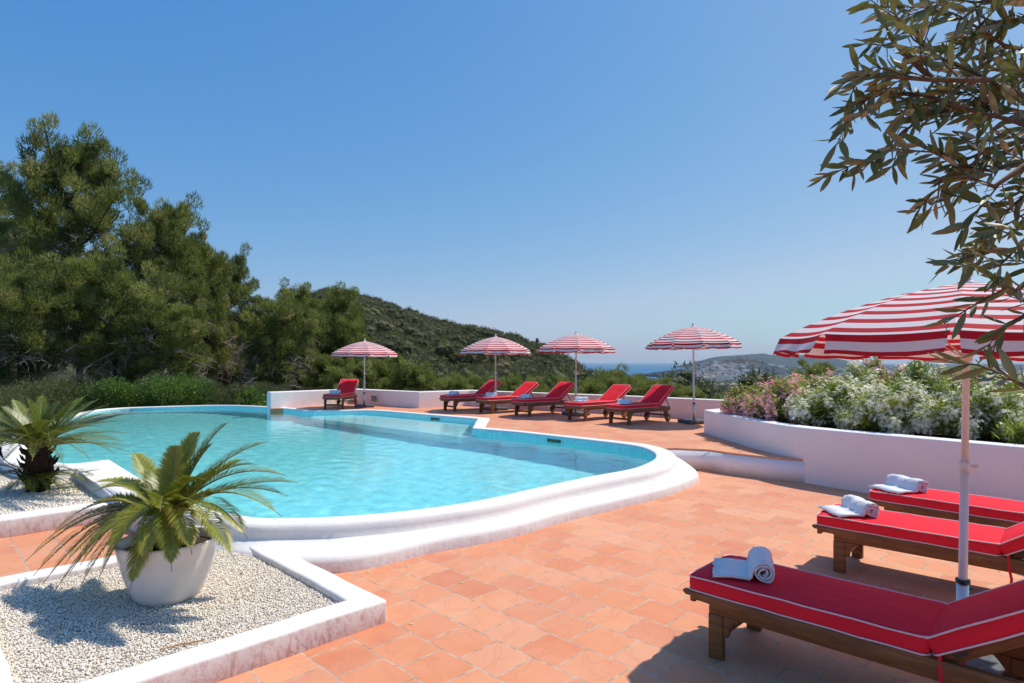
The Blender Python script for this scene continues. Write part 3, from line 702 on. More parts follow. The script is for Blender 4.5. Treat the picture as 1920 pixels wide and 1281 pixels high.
# ------------------------------------------------------------------ parasols
NR=10
def make_parasol(h,r=1.0,rot=0,drop=.36,valance=.125,seed=0,lift=None):
    "pole top at height h above its base; returns the thing"
    rg=random.Random(seed)
    e=empty('parasol'); apex=h-.05; rim=apex-drop
    K=10; rad=lambda t:r*t; zz=lambda t:apex-drop*(.35*t+.65*t**2.0)
    cv=MB(); vs=[];uv=[]; M_=6
    per=9.5
    for a in range(NR):
        t0=rot+2*math.pi*a/NR; t1=rot+2*math.pi*(a+1)/NR
        base=len(vs)
        for k in range(K+1):
            t=.03+.97*k/K
            A=Vector((rad(t)*math.cos(t0),rad(t)*math.sin(t0),zz(t))); B=Vector((rad(t)*math.cos(t1),rad(t)*math.sin(t1),zz(t)))
            for m_ in range(M_+1):
                s=m_/M_; p=A.lerp(B,s); sag=4*s*(1-s); p.z-=.012*t*sag; p.x*=1-.02*t*sag; p.y*=1-.02*t*sag
                vs.append(p); uv.append((s,t*per+.45))
        for k in range(K):
            for m_ in range(M_):
                i=base+k*(M_+1)+m_; cv.add([],[]); cv.f.append((i,i+M_+1,i+M_+2,i+1)); cv.m.append(0)
    cv.v=[tuple(v) for v in vs]
    o=cv.build('canopy',M['stripe'],e,True,fix=False)
    uvl=o.data.uv_layers.new(name='UVMap')
    for lp in o.data.loops: uvl.data[lp.index].uv=uv[lp.vertex_index]
    # hanging flaps, one under each panel
    vb=MB(); vs=[];uv=[]
    for a in range(NR):
        t0=rot+2*math.pi*a/NR; t1=rot+2*math.pi*(a+1)/NR
        A=Vector((r*math.cos(t0),r*math.sin(t0),rim)); B=Vector((r*math.cos(t1),r*math.sin(t1),rim)); base=len(vs)
        lf=(lift or {}).get(a,0); sw=rg.uniform(-.25,.25); od=((A+B)/2); od.z=0; od.normalize(); NM=10
        for k in range(5):
            q=k/4
            for m_ in range(NM+1):
                s=m_/NM; s2=.035+s*.93 if k else s; p=A.lerp(B,s2 if k else .02+.96*s); sag=4*s*(1-s); 
                if k==0: p.z-=.012*sag; p.x*=1-.02*sag; p.y*=1-.02*sag
                else:
                    p.z-=.012*sag; p.x*=1-.02*sag; p.y*=1-.02*sag
                    ang=lf+.25+sw*.4+.13*math.sin(s*14+a*2+q)*q
                    p+=od*(valance*q*math.sin(ang)); p.z-=valance*q*math.cos(ang)+.004*math.sin(s*9+a)*q
                vs.append(p); uv.append((s,.275+q*1.25))
        for k in range(4):
            for m_ in range(NM):
                i=base+k*(NM+1)+m_; vb.f.append((i,i+NM+1,i+NM+2,i+1)); vb.m.append(0)
    vb.v=[tuple(v) for v in vs]; o2=vb.build('valance',M['stripe'],e,True,fix=False)
    uvl=o2.data.uv_layers.new(name='UVMap')
    for lp in o2.data.loops: uvl.data[lp.index].uv=uv[lp.vertex_index]
    pl_=MB(); pl_.tube([(0,0,.05),(0,0,h*.5)],.0225,16); pl_.tube([(0,0,h*.5),(0,0,apex+.01)],.0185,16); pl_.build('pole',M['pole'],e,True)
    kn=MB(); kn.tube([(0,0,h*.5-.03),(0,0,h*.5+.03)],.028,14); kn.tube([(.02,0,h*.5),(.062,0,h*.5)],.011,8); kn.tube([(.06,-.018,h*.5),(.06,.018,h*.5)],.012,6); kn.build('clamp',M['pole'],e,True)
    fn=MB(); fn.lathe([(.055,apex-.012),(.05,apex+.004),(.018,apex+.014),(.017,apex+.03),(.024,apex+.04),(.027,apex+.055),(.02,apex+.072),(.0,apex+.078)],20); fn.build('finial',M['pole'],e,True)
    for a in range(NR):
        t0=rot+2*math.pi*a/NR; rb=MB(); pth=[]
        for k in range(7): t=.04+.95*k/6; pth.append((rad(t)*math.cos(t0),rad(t)*math.sin(t0),zz(t)-.010))
        rb.tube(pth,.0035,5); ro=rb.build('rib',M['steel'],e,True)
        sb_=MB(); sb_.tube([(.025*math.cos(t0),.025*math.sin(t0),apex-.42),(rad(.52)*math.cos(t0),rad(.52)*math.sin(t0),zz(.52)-.012)],.003,5); sb_.build('strut',M['steel'],ro,True)
    rn=MB(); rn.tube([(0,0,apex-.45),(0,0,apex-.40)],.03,14); rn.build('runner',M['pole'],e,True)
    return e
def stand(par,rz=0):
    e=MB(); sz=.27; mt=Matrix.Rotation(rz,4,'Z')
    for i in(-1,1):
        for j in(-1,1): e.box(i*sz/2-sz/2+.004,i*sz/2+sz/2-.004,j*sz/2-sz/2+.004,j*sz/2+sz/2-.004,.004,.075,0,mt)
    b=e.build('base_slab',M['concrete'],par,bevel=.012)
    c=MB(); c.tube([(0,0,.07),(0,0,.44)],.030,18); c.build('sleeve',M['steel'],b,True)
    c=MB(); c.tube([(0,0,.436),(0,0,.456)],.036,18); c.tube([(.03,0,.4),(.06,0,.4)],.009,8); c.build('collar',M['black'],b,True)
UG='red and white striped parasols'
ND=3.5; NX=.7363*ND
cam_ang=math.atan2(-ND,-NX)
big=make_parasol(2.205,.985,cam_ang-R(3),.32,.108,3,{8:.35})
for c_ in big.children: pass
big.location=(NX,ND,0); big.rotation_euler=(R(.0),R(.9),0); tag(big,'large red and white striped parasol in the right foreground, partly behind olive leaves','parasol',UG)
stand(big,R(-44))
ub=[(683,763.5,2.06,'leftmost striped parasol, beside the lone lounger',('slab base of the leftmost far parasol')),
    (929.5,769,2.15,'second striped parasol from the left, behind the first loungers of the far row','slab base of the second far parasol, between loungers'),
    (1079.5,778.5,2.15,'third striped parasol from the left, above the middle loungers of the far row','slab base of the third far parasol, behind the far loungers'),
    (1301.5,793.5,2.23,'tallest far striped parasol, standing beside the planter corner','slab base beside the planter corner')]
for i,(px,py,h,lb,lb2) in enumerate(ub):
    x,y,_=P(px,py,TER); u=make_parasol(h,.985+.01*i,math.atan2(-y,-x)+R([8,-14,4,12][i]),.37+.02*(i%2),.115,10+i,[{3:.9},{6:.8},{7:.6,5:.3},{7:.4}][i])
    u.location=(x,y,TER); u.rotation_euler=(R([.3,-.4,.2,.3][i]),R([.4,-.2,.3,-.7][i]),0); tag(u,lb,'parasol',UG)
    stand(u,R([20,35,30,15][i]))
# ------------------------------------------------------------------ cycads
def bez(a,b,c,t): return a*(1-t)**2+b*2*t*(1-t)+c*t*t
def frond(base,tip,arch,parent,mat,width=.13,nl=52,seed=0,droop=.35,name='frond'):
    rg=np.random.default_rng(seed); a=np.array(base,float); c=np.array(tip,float); L=np.linalg.norm(c-a)
    mid=a+(c-a)*.45+np.array([0,0,arch]); hz=c-a; hz[2]=0
    T=np.linspace(0,1,nl+1); Pt=np.array([bez(a,mid,c,t) for t in T]); Tn=np.gradient(Pt,axis=0); Tn/=np.linalg.norm(Tn,axis=1)[:,None]
    up=np.array([0,0,1.0]); S=np.cross(Tn,up); S/=np.linalg.norm(S,axis=1)[:,None]+1e-6; U=np.cross(S,Tn)
    V=[];Fc=[];tn=[]; tt=rg.uniform(.1,.7)
    for i in range(int(nl*.10),nl+1):
        t=T[i]; wl=width*(math.sin(math.pi*min(1,(t*.93+.12)))**.55)*(1.0 if t<.85 else 1.0-.5*(t-.85)/.15)
        for s in(-1,1):
            for sub in (0,):
                p=Pt[i]-Tn[i]*sub*L/nl
                dr=S[i]*s*.80+Tn[i]*(.62+.6*t)+U[i]*(.38+rg.normal(0,.06)); dr/=np.linalg.norm(dr); l=wl*rg.uniform(.85,1.08)
                if rg.random()<.03: l*=.5
                wd=.0047; n2=np.cross(dr,U[i]); n2/=np.linalg.norm(n2)
                p1=p+dr*l*.5; p2=p+dr*l-up*droop*l*.25
                b=len(V); V+= [p-n2*wd*.6,p+n2*wd*.6,p1+n2*wd,p1-n2*wd,p2]
                Fc+=[(b,b+1,b+2),(b,b+2,b+3),(b+3,b+2,b+4)]; q=np.clip(tt+rg.normal(0,.1)+(.25 if t>.9 else 0),0,1); tn+=[q,q,q,q,min(1,q+.25)]
    o=npmesh(name,V,Fc,mat,parent,False,tint=tn)
    rb=MB(); rb.tube([tuple(x) for x in Pt[::4]],[.0075*(1-.75*k/len(Pt[::4])) for k in range(len(Pt[::4]))],5); rb.build('stalk',M['rachis'],o,True)
    return o
def cycad_pot():
    Y=4.15; cx=(318-960)/F*Y; c=Vector((cx,Y,.64))
    e=empty('cycad_plant',(cx,Y,.48),0,'sago cycad with arching fronds growing in the white pot','plant')
    o=Vector((cx,Y,.48))
    spec=[(430,790,.15,.20),(372,806,.3,.14),(502,828,.25,.2),(285,880,.30,.12),(537,892,0,.30),(528,968,-.2,.34),(440,1050,-.45,.30),(395,985,-.55,.30),(322,1072,-.62,.32),(243,1108,-.42,.30),(100,1112,-.25,.36),(62,1080,0,.38),(48,1052,.12,.36),(112,985,.15,.30),(170,925,.25,.26),(175,905,.45,.2),(250,845,.4,.05),(340,850,.5,.05),
          (460,860,.4,.12),(540,930,.15,.25),(300,960,-.5,.25),(200,1040,-.5,.34),(80,1095,-.12,.40),(120,1060,.3,.36),(185,1085,-.3,.38),(150,1100,.0,.38),(90,1010,.3,.3),(265,1060,-.55,.36),(360,1040,-.6,.34),(560,905,.2,.2),(480,870,.0,.22),(330,830,.15,.05),(150,1060,.05,.36),(385,900,-.2,.2),(280,930,.55,.1),(400,830,.05,.15),(330,905,.1,.05),(220,985,.3,.3),(130,1075,-.4,.36),(465,1010,-.3,.32)]
    for i,(px,py,dd,ar) in enumerate(spec):
        tip=Vector(PD(px,py,Y+dd)); b=Vector((cx+rng.normal(0,.015),Y+rng.normal(0,.015),.63))
        if i in(17,25,26): pass
        frond(b-o,tip-o,ar,e,M['frond'],.155,80,i,.35+(.9 if py>1000 else 0))
    h=MB(); h.lathe([(.085,-.06),(.10,.03),(.09,.10),(.05,.16),(.0,.19)],14); hh=h.build('trunk',M['bud'],e,True)
    for k in range(14):   # short bristling scales at the heart
        a=k*2.4; s=MB(); s.tube([(.05*math.cos(a),.05*math.sin(a),.1),(.085*math.cos(a),.085*math.sin(a),.2),(.10*math.cos(a),.10*math.sin(a),.27)],[.009,.006,.002],4); s.build('scale',M['bud'],hh,True)
    # pot
    px,py=(316-960)/F*Y,Y
    pt=empty('plant_pot',(px,py,.095),0,'glossy white tapered pot standing on the near gravel bed','plant pot')
    b=MB(); b.lathe([(.0,.0),(.14,0),(.185,.012),(.215,.06),(.255,.16),(.285,.27),(.305,.36),(.312,.40),(.306,.412),(.292,.405),(.285,.36),(.28,.34)],48); b.build('vessel',M['pot'],pt,True)
    s=MB(); s.lathe([(.0,.37),(.281,.345)],32); s.build('soil',M['soil'],pt,True)
cycad_pot()
def cycad_garden():
    Y=7.3; cx=(72-960)/F*Y; bz=.16
    e=empty('cycad_plant',(cx,Y,bz),0,'wide garden cycad with dark shaggy trunk at the left edge','plant'); o=Vector((cx,Y,bz))
    t=MB(); t.lathe([(.11,-.03),(.13,.05),(.14,.2),(.14,.36),(.12,.46),(.09,.54),(0,.57)],24)
    for v in range(len(t.v)): x,y,z=t.v[v]; k=1+.12*math.sin(v*12.9898)*1; t.v[v]=(x*k,y*k,z)
    tr_=t.build('trunk',M['fibre'],e,False)
    for k in range(90):
        a=k*2.399; z=.06+.44*((k*37)%90)/90; s=MB(); r0=.125 if z<.4 else .105; s.tube([(r0*.8*math.cos(a),r0*.8*math.sin(a),z),((r0+.05)*math.cos(a),(r0+.05)*math.sin(a),z+.04),((r0+.08)*math.cos(a),(r0+.08)*math.sin(a),z+.10)],[.018,.011,.003],5); s.build('leaf_base',M['fibre'],tr_,False)
    bd=MB(); bd.lathe([(.08,.5),(.085,.58),(.05,.66),(0,.69)],12); bd.build('heart',M['bud'],e,True)
    spec=[(246,838,-.1,.12),(243,848,-.4,.2),(230,790,.2,.18),(205,758,.3,.14),(185,748,.5,.1),(160,742,.7,.1),(140,752,.1,.1),(112,752,.3,.1),(80,738,.4,.05),(50,745,.0,.05),(22,745,.4,.05),(0,760,.1,.1),(-30,765,.3,.1),(-60,790,.0,.15),(-80,830,.3,.2),(-75,850,-.4,.25),(-40,868,-.7,.3),(0,872,-.9,.3),(60,865,-1.0,.32),(120,872,-.9,.32),(170,862,-.7,.3),(215,850,-.5,.26),(225,825,.4,.2),(190,800,-.3,.2),(100,790,-.5,.2),(40,800,-.5,.2),(-10,815,-.5,.22),(130,800,.9,.15),(30,780,.9,.1),(-30,800,.9,.15),(150,830,-.8,.3),(15,845,-1.0,.3),(-95,800,.6,.12),(-60,835,.9,.15),(-20,850,.9,.2),(-90,770,.8,.1),(200,775,.7,.12),(236,828,.8,.14),(160,765,.9,.1),(240,812,.55,.16),(95,830,-.9,.28)]
    for i,(px,py,dd,ar) in enumerate(spec):
        tip=Vector(PD(px,py,Y+dd)); a=rng.uniform(0,6.28); b=Vector((cx+.05*math.cos(a),Y+.05*math.sin(a),.66))
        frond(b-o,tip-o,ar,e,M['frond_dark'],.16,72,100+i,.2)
    # low seedlings round the trunk
    for i,(px,py,dd) in enumerate([(165,905,-.1),(150,925,-.3),(125,935,-.4),(62,945,-.5),(10,930,-.4),(-10,900,0),(140,885,.2),(175,915,.1),(30,915,-.2),(95,940,-.45),(-35,880,.2),(-50,905,-.1),(150,900,.25),(185,895,.3),(110,915,-.2),(45,930,-.35)]):
        tip=Vector(PD(px,py,Y+dd)); tip.z=max(tip.z,.2); frond(Vector((0,-.05,.10)),tip-o,.24,e,M['frond_dark'],.12,36,200+i,.3)
cycad_garden()
# ------------------------------------------------------------------ generic leaf clouds
def blades(C,Rr,n,l,w,seed,up=.5,flat=.65,tint0=.5,vary=.2,shell=.3):
    "n narrow blades per clump centre C (k,3) with radii Rr (k,)"
    rg=np.random.default_rng(seed); k=len(C); N=k*n
    d=rg.normal(0,1,(k,n,3)); d/=np.linalg.norm(d,axis=2)[:,:,None]; q=rg.uniform(shell,1,(k,n,1))**.6
    off=d*q*Rr[:,None,None]; off[:,:,2]*=flat
    p=(C[:,None,:]+off).reshape(-1,3)
    dr=d*.8+rg.normal(0,.45,(k,n,3)); dr[:,:,2]+=up; dr=dr.reshape(-1,3); dr/=np.linalg.norm(dr,axis=1)[:,None]
    s=np.cross(dr,rg.normal(0,1,(N,3))); s/=np.linalg.norm(s,axis=1)[:,None]+1e-9
    ll=l*rg.uniform(.6,1.3,(N,1)); ww=w*rg.uniform(.7,1.3,(N,1))
    V=np.stack([p-s*ww/2,p+s*ww/2,p+dr*ll],1).reshape(-1,3); Fc=np.arange(N*3).reshape(-1,3)
    tc=np.clip(rg.normal(tint0,vary,(k,1))+rg.normal(0,.1,(k,n)),0,1).reshape(-1); return V,Fc,np.repeat(tc,3)
def leaves4(p,dr,l,w,rg,fold=.15):
    "lanceolate leaves as two quads -> 4 tris"
    N=len(p); s=np.cross(dr,rg.normal(0,1,(N,3))); s/=np.linalg.norm(s,axis=1)[:,None]+1e-9; n=np.cross(dr,s)
    l=l[:,None]; w=w[:,None]
    a=p; b=p+dr*l*.35+s*w*.5; c=p+dr*l*.35-s*w*.5; e=p+dr*l*.72+s*w*.42-n*l*.03; f=p+dr*l*.72-s*w*.42-n*l*.03; g=p+dr*l-n*l*.08
    V=np.stack([a,b,c,e,f,g],1).reshape(-1,3); T=np.array([[0,1,2],[1,3,4],[1,4,2],[3,5,4]]); Fc=(T[None]+(np.arange(N)*6)[:,None,None]).reshape(-1,3); return V,Fc
def leaves8(p,dr,l,w,rg):
    N=len(p); s=np.cross(dr,rg.normal(0,1,(N,3))); s/=np.linalg.norm(s,axis=1)[:,None]+1e-9; n=np.cross(dr,s); l=l[:,None]; w=w[:,None]; bend=rg.uniform(-.16,.16,(N,1))
    cs=[(.14,.45),(.32,.9),(.55,1.0),(.78,.72),(.92,.34)]; rows=[p]
    for t,k in cs:
        c=p+dr*l*t+n*l*bend*t*t; rows+= [c+s*w*k*.5+n*w*.10*k, c-n*w*.06*k, c-s*w*k*.5+n*w*.10*k]
    rows.append(p+dr*l+n*l*bend); V=np.stack(rows,1).reshape(-1,3); T=[[0,1,2],[0,2,3]]
    for q in range(4):
        a=1+3*q; b=a+3; T+=[[a,b,a+1],[b,b+1,a+1],[a+1,b+1,a+2],[b+1,b+2,a+2]]
    T+=[[13,16,14],[14,16,15]]; T=np.array(T); return V,(T[None]+(np.arange(N)*17)[:,None,None]).reshape(-1,3)
def cat(*vf):
    Vs=[];Fs=[];Ts=[];o=0
    for V,Fc,T in vf: Vs.append(V);Fs.append(Fc+o);Ts.append(T);o+=len(V)
    return np.concatenate(Vs),np.concatenate(Fs),np.concatenate(Ts)
# ------------------------------------------------------------------ pines
def pine_proto(seed,H,Rad,nlimb,per,bl,bw,prof='round',low=.22,dead=0,lean=0,cr_=.55):
    rg=np.random.default_rng(seed); tb=MB(); dd_=MB()
    tx=lambda h:np.array([lean*h/H*1.5+.25*math.sin(h*.5+seed),.2*math.sin(h*.4+seed*2),h])
    tb.tube([tuple(tx(H*k/9)) for k in range(10)],[H*.015*(1-.8*k/9)+.02 for k in range(10)],9)
    C=[];Rr=[]
    for i in range(nlimb):
        f=low+(.98-low)*(i+.5)/nlimb; h=f*H; az=i*2.399+rg.normal(0,.3)
        g=(f-low)/(1-low)
        ex={'round':math.sin(math.pi*(.14+.80*g))**.7,'cone':(1-g)**.7*.95+.12,'flat':(.45+.75*g if g<.7 else .98-(g-.7)*1.7)}[prof]
        L=Rad*ex*rg.uniform(.72,1.15); rise=rg.uniform(.25,.7)*L*(.5+g)
        b=tx(h); dirx=np.array([math.cos(az),math.sin(az),0]); pts=[]
        for k in range(6):
            t=k/5; pts.append(b+dirx*L*t+np.array([0,0,rise*t**1.5-.12*L*math.sin(math.pi*t)*(1-g)])+rg.normal(0,.04*L,3)*t)
        tb.tube([tuple(q) for q in pts],[max(.018,H*.0075*(1-.8*k/5)) for k in range(6)],5,cap=False)
        for k in range(int(3+L*1.9)):
            t=.34+.66*((k+.5)/int(3+L*1.9)); q=bez(pts[0],pts[2],pts[5],t) if False else pts[min(5,int(t*5))]+(pts[min(5,int(t*5)+1)]-pts[min(5,int(t*5))])*(t*5-int(t*5))
            sd=np.cross(dirx,[0,0,1])*rg.normal(0,.26*L*(.4+.6*t)); c=q+sd+np.array([0,0,rg.uniform(-.05,.35)])
            if np.linalg.norm(sd)>.25: tb.tube([tuple(q),tuple((q+c)/2+[0,0,.05]),tuple(c)],[.02,.014,.008],4,cap=False)
            C.append(c);Rr.append(cr_*rg.uniform(.7,1.35)*(1 if H>5 else .7))
        if dead and f<.62:
            for k in range(dead):
                t=rg.uniform(.3,1); q=pts[min(5,int(t*5))]; d=dirx*rg.uniform(.3,1)+rg.normal(0,.5,3); d[2]=-abs(d[2])*.5; d/=np.linalg.norm(d)
                l=rg.uniform(.8,2.0); e1=q+d*l*.5+rg.normal(0,.08,3); e2=q+d*l; e2[2]-=.2
                dd_.tube([tuple(q),tuple(e1),tuple(e2)],[.018,.012,.005],3,cap=False)
                for _ in range(9):
                    s=q+(e2-q)*rg.uniform(.25,1); m_=s+rg.normal(0,.28,3); m_[2]-=.08; dd_.tube([tuple(s),tuple((s+m_)/2+rg.normal(0,.05,3)),tuple(m_)],[.009,.007,.003],3,cap=False)
    # leading shoots
    for k in range(16): C.append(tx(H*(1-.022*(k%6)))+rg.normal(0,.10+.05*k,3)*[1,1,.6]*(H/12)); Rr.append(cr_*.8)
    C=np.array(C);Rr=np.array(Rr)
    V,Fc,T=blades(C,Rr,per,bl,bw,seed+50,.9,.85,.45,.28)
    return tb,dd_,(V,Fc,T)
HT_={}
def pine_thing(name,seed,parts,label,group=None,cat_='tree'):
    tb,dd_,(V,Fc,T)=parts; e=empty(name,(0,0,0),0,label,cat_,group)
    HT_[e.name]=float(np.percentile(V[:,2],99.9)); tb.build('trunk',M['bark'],e,True,fix=False); npmesh('crown',V,Fc,M['pine'],e,False,tint=T)
    if dd_.v: dd_.build('dead_branches',M['twig'],e,False,fix=False)
    return e
PG='tall pines behind the left side of the pool'
protos=[pine_thing('pine_tree',1,pine_proto(1,12,3.9,46,235,.25,.050,'round',.16,7,0,.50),'p',PG),
        pine_thing('pine_tree',2,pine_proto(2,9,3.1,38,220,.23,.048,'round',.14,6,.6,.46),'p',PG),
        pine_thing('pine_tree',3,pine_proto(3,7,2.9,32,210,.22,.045,'flat',.2,5,-.5,.42),'p',PG)]
def place_tree(src,used,px,ytop,Y,H0,label,z0=0,rot=0,wid=1,group=PG):
    o=src if not used else copy_tree(src)
    top=EYE+(HZ-ytop)/F*Y; s=(top-z0)/(HT_[src.name] if src.name in HT_ else H0); o.location=((px-960)/F*Y,Y,z0); o.scale=(s*wid,s*wid,s); o.rotation_euler=(0,0,rot); tag(o,label,'tree',group); return o
lt=[(0,140,248,26,12.5,'tallest pine at left with fallen pale branches low on its trunk',-.1,.5,.80),
    (0,-75,300,30,12.5,'pine at the far left edge, mostly outside the frame',-.1,2.2,1.0),
    (1,292,352,27,9.2,'second tall pine, just right of the tallest one',-.1,1.3,.72),
    (1,372,420,29,9.2,'third pine in the descending row behind the pool, rounded top',-.2,3.4,.72),
    (2,432,458,31,7.2,'fourth pine in the descending row, its crown leaning right against the sky',-.2,.3,.68),
    (2,496,540,27,7.2,'pine with forked bare trunk left of the lone lounger',-.3,4.0,1.05),
    (1,556,530,34,9.2,'dense pine behind the left end of the parapet',-.5,5.0,.8),
    (2,622,536,38,7.2,'pine with upswept crown left of the leftmost parasol, against the hill',-.6,2.0,.9),
    (2,662,596,36,7.2,'small bushy pine directly left of the leftmost parasol canopy',-.8,1.0,.85),
    (2,215,470,22,7.2,'lower pine with grey twiggy crown in front of the tallest pines',-.1,5.5,1.0),
    (2,30,480,21,7.2,'dark lower pine above the garden cycad',-.1,2.8,1.05),
    (2,345,560,23,7.2,'broad low pine with drooping boughs above the bright green shrub',-.1,.9,1.1),
    (2,430,600,33,7.2,'shaded pine filling the gap low behind the fourth pine',-.3,2.5,1.1)]
used=set()
for pi,px,yt,Y,H0,lb,z0,rot,wid in lt:
    place_tree(protos[pi],pi in used,px,yt,Y,H0,lb,z0,rot,wid); used.add(pi)
# ------------------------------------------------------------------ terrain
sil=[(-1600,520),(200,620),(500,600),(560,575),(590,554),(612,545),(630,545),(660,551),(700,564),(740,574),(780,584),(815,597),(850,606),(880,610),(920,619),(960,631),(1000,645),(1030,655),(1060,668),(1090,680),(1120,688),(1160,694),(1210,699),(1260,706),(1320,716),(1400,722),(1500,722),(1700,735),(3000,760)]
dr_=[(-1600,420),(560,470),(700,440),(850,400),(1000,330),(1100,240),(1200,170),(1300,120),(1500,95),(3000,90)]
zb_=[(-1600,0),(450,-.2),(600,-1.2),(700,-4),(900,-7),(1100,-8),(1300,-7),(1600,-6),(3000,-6)]
bx=lambda tb,x:np.interp(x,[a for a,b in tb],[b for a,b in tb])
def terrain(px,Y):
    px=np.asarray(px,float); Y=np.asarray(Y,float)
    dr=bx(dr_,px); th=np.interp(px,[1000,1130,1300,1500],[6.0,8.5,8.0,7.0]); zr=EYE+(HZ-bx(sil,px))/F*dr-th; zn=bx(zb_,px)
    d0=21.0; d1=np.interp(px,[500,800],[60,70])
    near=np.where(Y<d1,0+(zn)*np.clip((Y-d0)/(d1-d0),0,1)**1.2*1.0-.3,0)
    t=np.clip((Y-d1)/(dr-d1),0,1); mid=(zn-.3)+(zr-zn+.3)*(t**.95)
    t2=np.clip((Y-dr)/700,0,1); plain=-78+np.clip((Y-3000)/7000,0,1)*40*np.clip((px-1450)/300,0,1)
    far=zr+(plain-zr)*(1-(1-t2)**2)
    z=np.where(Y<d1,near,np.where(Y<dr,mid,far))
    coast=np.interp(px,[1000,1230,1330,1420,1550,1620],[1700,1900,3600,6500,7500,10500])
    z=np.where(Y>coast,-90,z)
    lump=1.6*np.sin(px*.021+Y*.03)*np.sin(Y*.047+px*.01)*np.clip((Y-80)/200,0,1)*(Y<900); return z+lump
PX=np.linspace(-900,2820,300); YS=np.concatenate([np.geomspace(20.5,600,110),np.geomspace(630,11000,70)])
gx,gy=np.meshgrid(PX,YS); Z=terrain(gx,gy); X=(gx-960)/F*gy
V=np.stack([X.ravel(),gy.ravel(),Z.ravel()],1); nx,ny=len(PX),len(YS)
ii,jj=np.meshgrid(np.arange(nx-1),np.arange(ny-1)); a=(jj*nx+ii).ravel(); Fc=np.stack([a,a+1,a+nx+1,a+nx],1)
cy=V[Fc].mean(1)[:,1]
o=npmesh('hillside',V,Fc,[M['hill'],M['plain']],None,True,midx=(cy>800).astype(int)); tag(o,kind='structure')
sheet('ground',[(-60,-60),(80,-60),(80,20.8),(-60,20.8)],-2.05,M['hill'])
sheet('garden_ground',[(-40,8.6),(-13,8.2),(-9.6,9.3),(-9.8,13.5),(-11.5,18.6),(-9,20.3),(-7.4,19.4),(-7.2,21.6),(-40,22)],-.02,M['hill'])
mb=MB(); mb.add([(-60000,900,-80),(60000,900,-80),(60000,60000,-80),(-60000,60000,-80)],[(0,1,2,3)]); tag(mb.build('sea',M['sea']),kind='structure')
# blue mountains and the town hill (solid ridges)
def ridge(name,prof,Y,depth,z0,mat,seed,amp):
    rg=np.random.default_rng(seed); px=np.arange(prof[0][0],prof[-1][0]+.1,2.0); top=EYE+(HZ-bx(prof,px))/F*Y
    top=np.maximum(top,z0)+amp*np.convolve(rg.normal(0,1,len(px)+4),np.ones(5)/5,'valid')
    N=14; V=[]
    for k in range(N+1):
        t=k/N*2-1; sh=(1-abs(t))**.8
        yy=Y+t*depth; V.append(np.stack([(px-960)/F*Y*(1+0*t)+rg.normal(0,depth*.01,len(px)),np.full(len(px),yy),z0-5+(top-z0+5)*sh+rg.normal(0,amp,len(px))*sh*(abs(t)>.01)],1))
    V=np.concatenate(V); n=len(px); ii,jj=np.meshgrid(np.arange(n-1),np.arange(N)); a=(jj*n+ii).ravel(); Fc=np.stack([a,a+1,a+n+1,a+n],1)
    return tag(npmesh(name,V,Fc,mat,None,True),kind='structure')
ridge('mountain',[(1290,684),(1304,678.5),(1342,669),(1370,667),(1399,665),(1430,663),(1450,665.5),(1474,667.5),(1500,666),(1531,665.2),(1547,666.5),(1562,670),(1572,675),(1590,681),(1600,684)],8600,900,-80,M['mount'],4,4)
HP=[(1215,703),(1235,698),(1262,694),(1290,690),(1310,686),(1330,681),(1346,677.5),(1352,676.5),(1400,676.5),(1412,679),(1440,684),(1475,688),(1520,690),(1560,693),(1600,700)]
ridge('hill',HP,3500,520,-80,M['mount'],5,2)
# ------------------------------------------------------------------ town
def house_mesh():
    out=[]
    for k in range(6):
        w_,d_,h_=[(14,10,7),(22,12,12),(30,13,17),(12,12,9),(40,14,14),(18,10,20)][k]; mb=MB()
        mb.box(-w_/2,w_/2,-d_/2,d_/2,-8,h_,0); mb.box(-w_/2-.3,w_/2+.3,-d_/2-.3,d_/2+.3,h_+.01,h_+.8,0); mb.box(-w_*.2,w_*.15,-d_*.2,d_*.3,h_+.81,h_+3,0)
        fl=int(h_//3.2)
        for f in range(fl):
            for q in range(int(w_//4)):
                x=-w_/2+2+q*4; mb.box(x-.7,x+.7,-d_/2-.12,-d_/2-.02,f*3.2+1,f*3.2+2.5,1)
        out.append(mb)
    return out
HM=house_mesh(); hm=[]
tints=[.95,.75,.6,.85,.45,.2]
for k,mb in enumerate(HM):
    me=bpy.data.meshes.new('house'); me.from_pydata(mb.v,[],mb.f); me.materials.append(M['town']); me.materials.append(M['glass']); me.polygons.foreach_set('material_index',mb.m)
    at=me.attributes.new('tint','FLOAT','POINT'); at.data.foreach_set('value',[tints[k]]*len(mb.v)); me.update(); hm.append(me)
def hill_z(px,Y):
    top=EYE+(HZ-bx(HP,px))/F*3500; t=abs((Y-3500)/520); return np.where(t<1,-85+(np.maximum(top,-80)+85)*(1-np.clip(t,0,1))**.8,-78)
spots=[]
rg=np.random.default_rng(11)
while len(spots)<300:
    px=rg.uniform(1285,1560); t=rg.uniform(0,1)
    if rg.random()<.62: Y=3500-520*rg.uniform(.12,1)
    else: Y=rg.uniform(2500,2990)
    if px<1300 and Y<3300 and rg.random()<.7: continue
    z=float(hill_z(px,Y)); spots.append((px,Y,z))
spots.sort(key=lambda s:s[1])
for i,(px,Y,z) in enumerate(spots):
    k=int(rg.choice([0,1,2,3,4,5],p=[.28,.24,.14,.22,.06,.06])); o=bpy.data.objects.new('town_building',hm[k]); COL.objects.link(o)
    s=rg.uniform(.5,.85); o.location=((px-960)/F*Y,Y,z); o.rotation_euler=(0,0,rg.uniform(-.5,.5)); o.scale=(s,s,s*rg.uniform(.8,1.1))
    tag(o,'small pale flat-roofed building among many in the distant hillside town','building','pale buildings of the distant town')
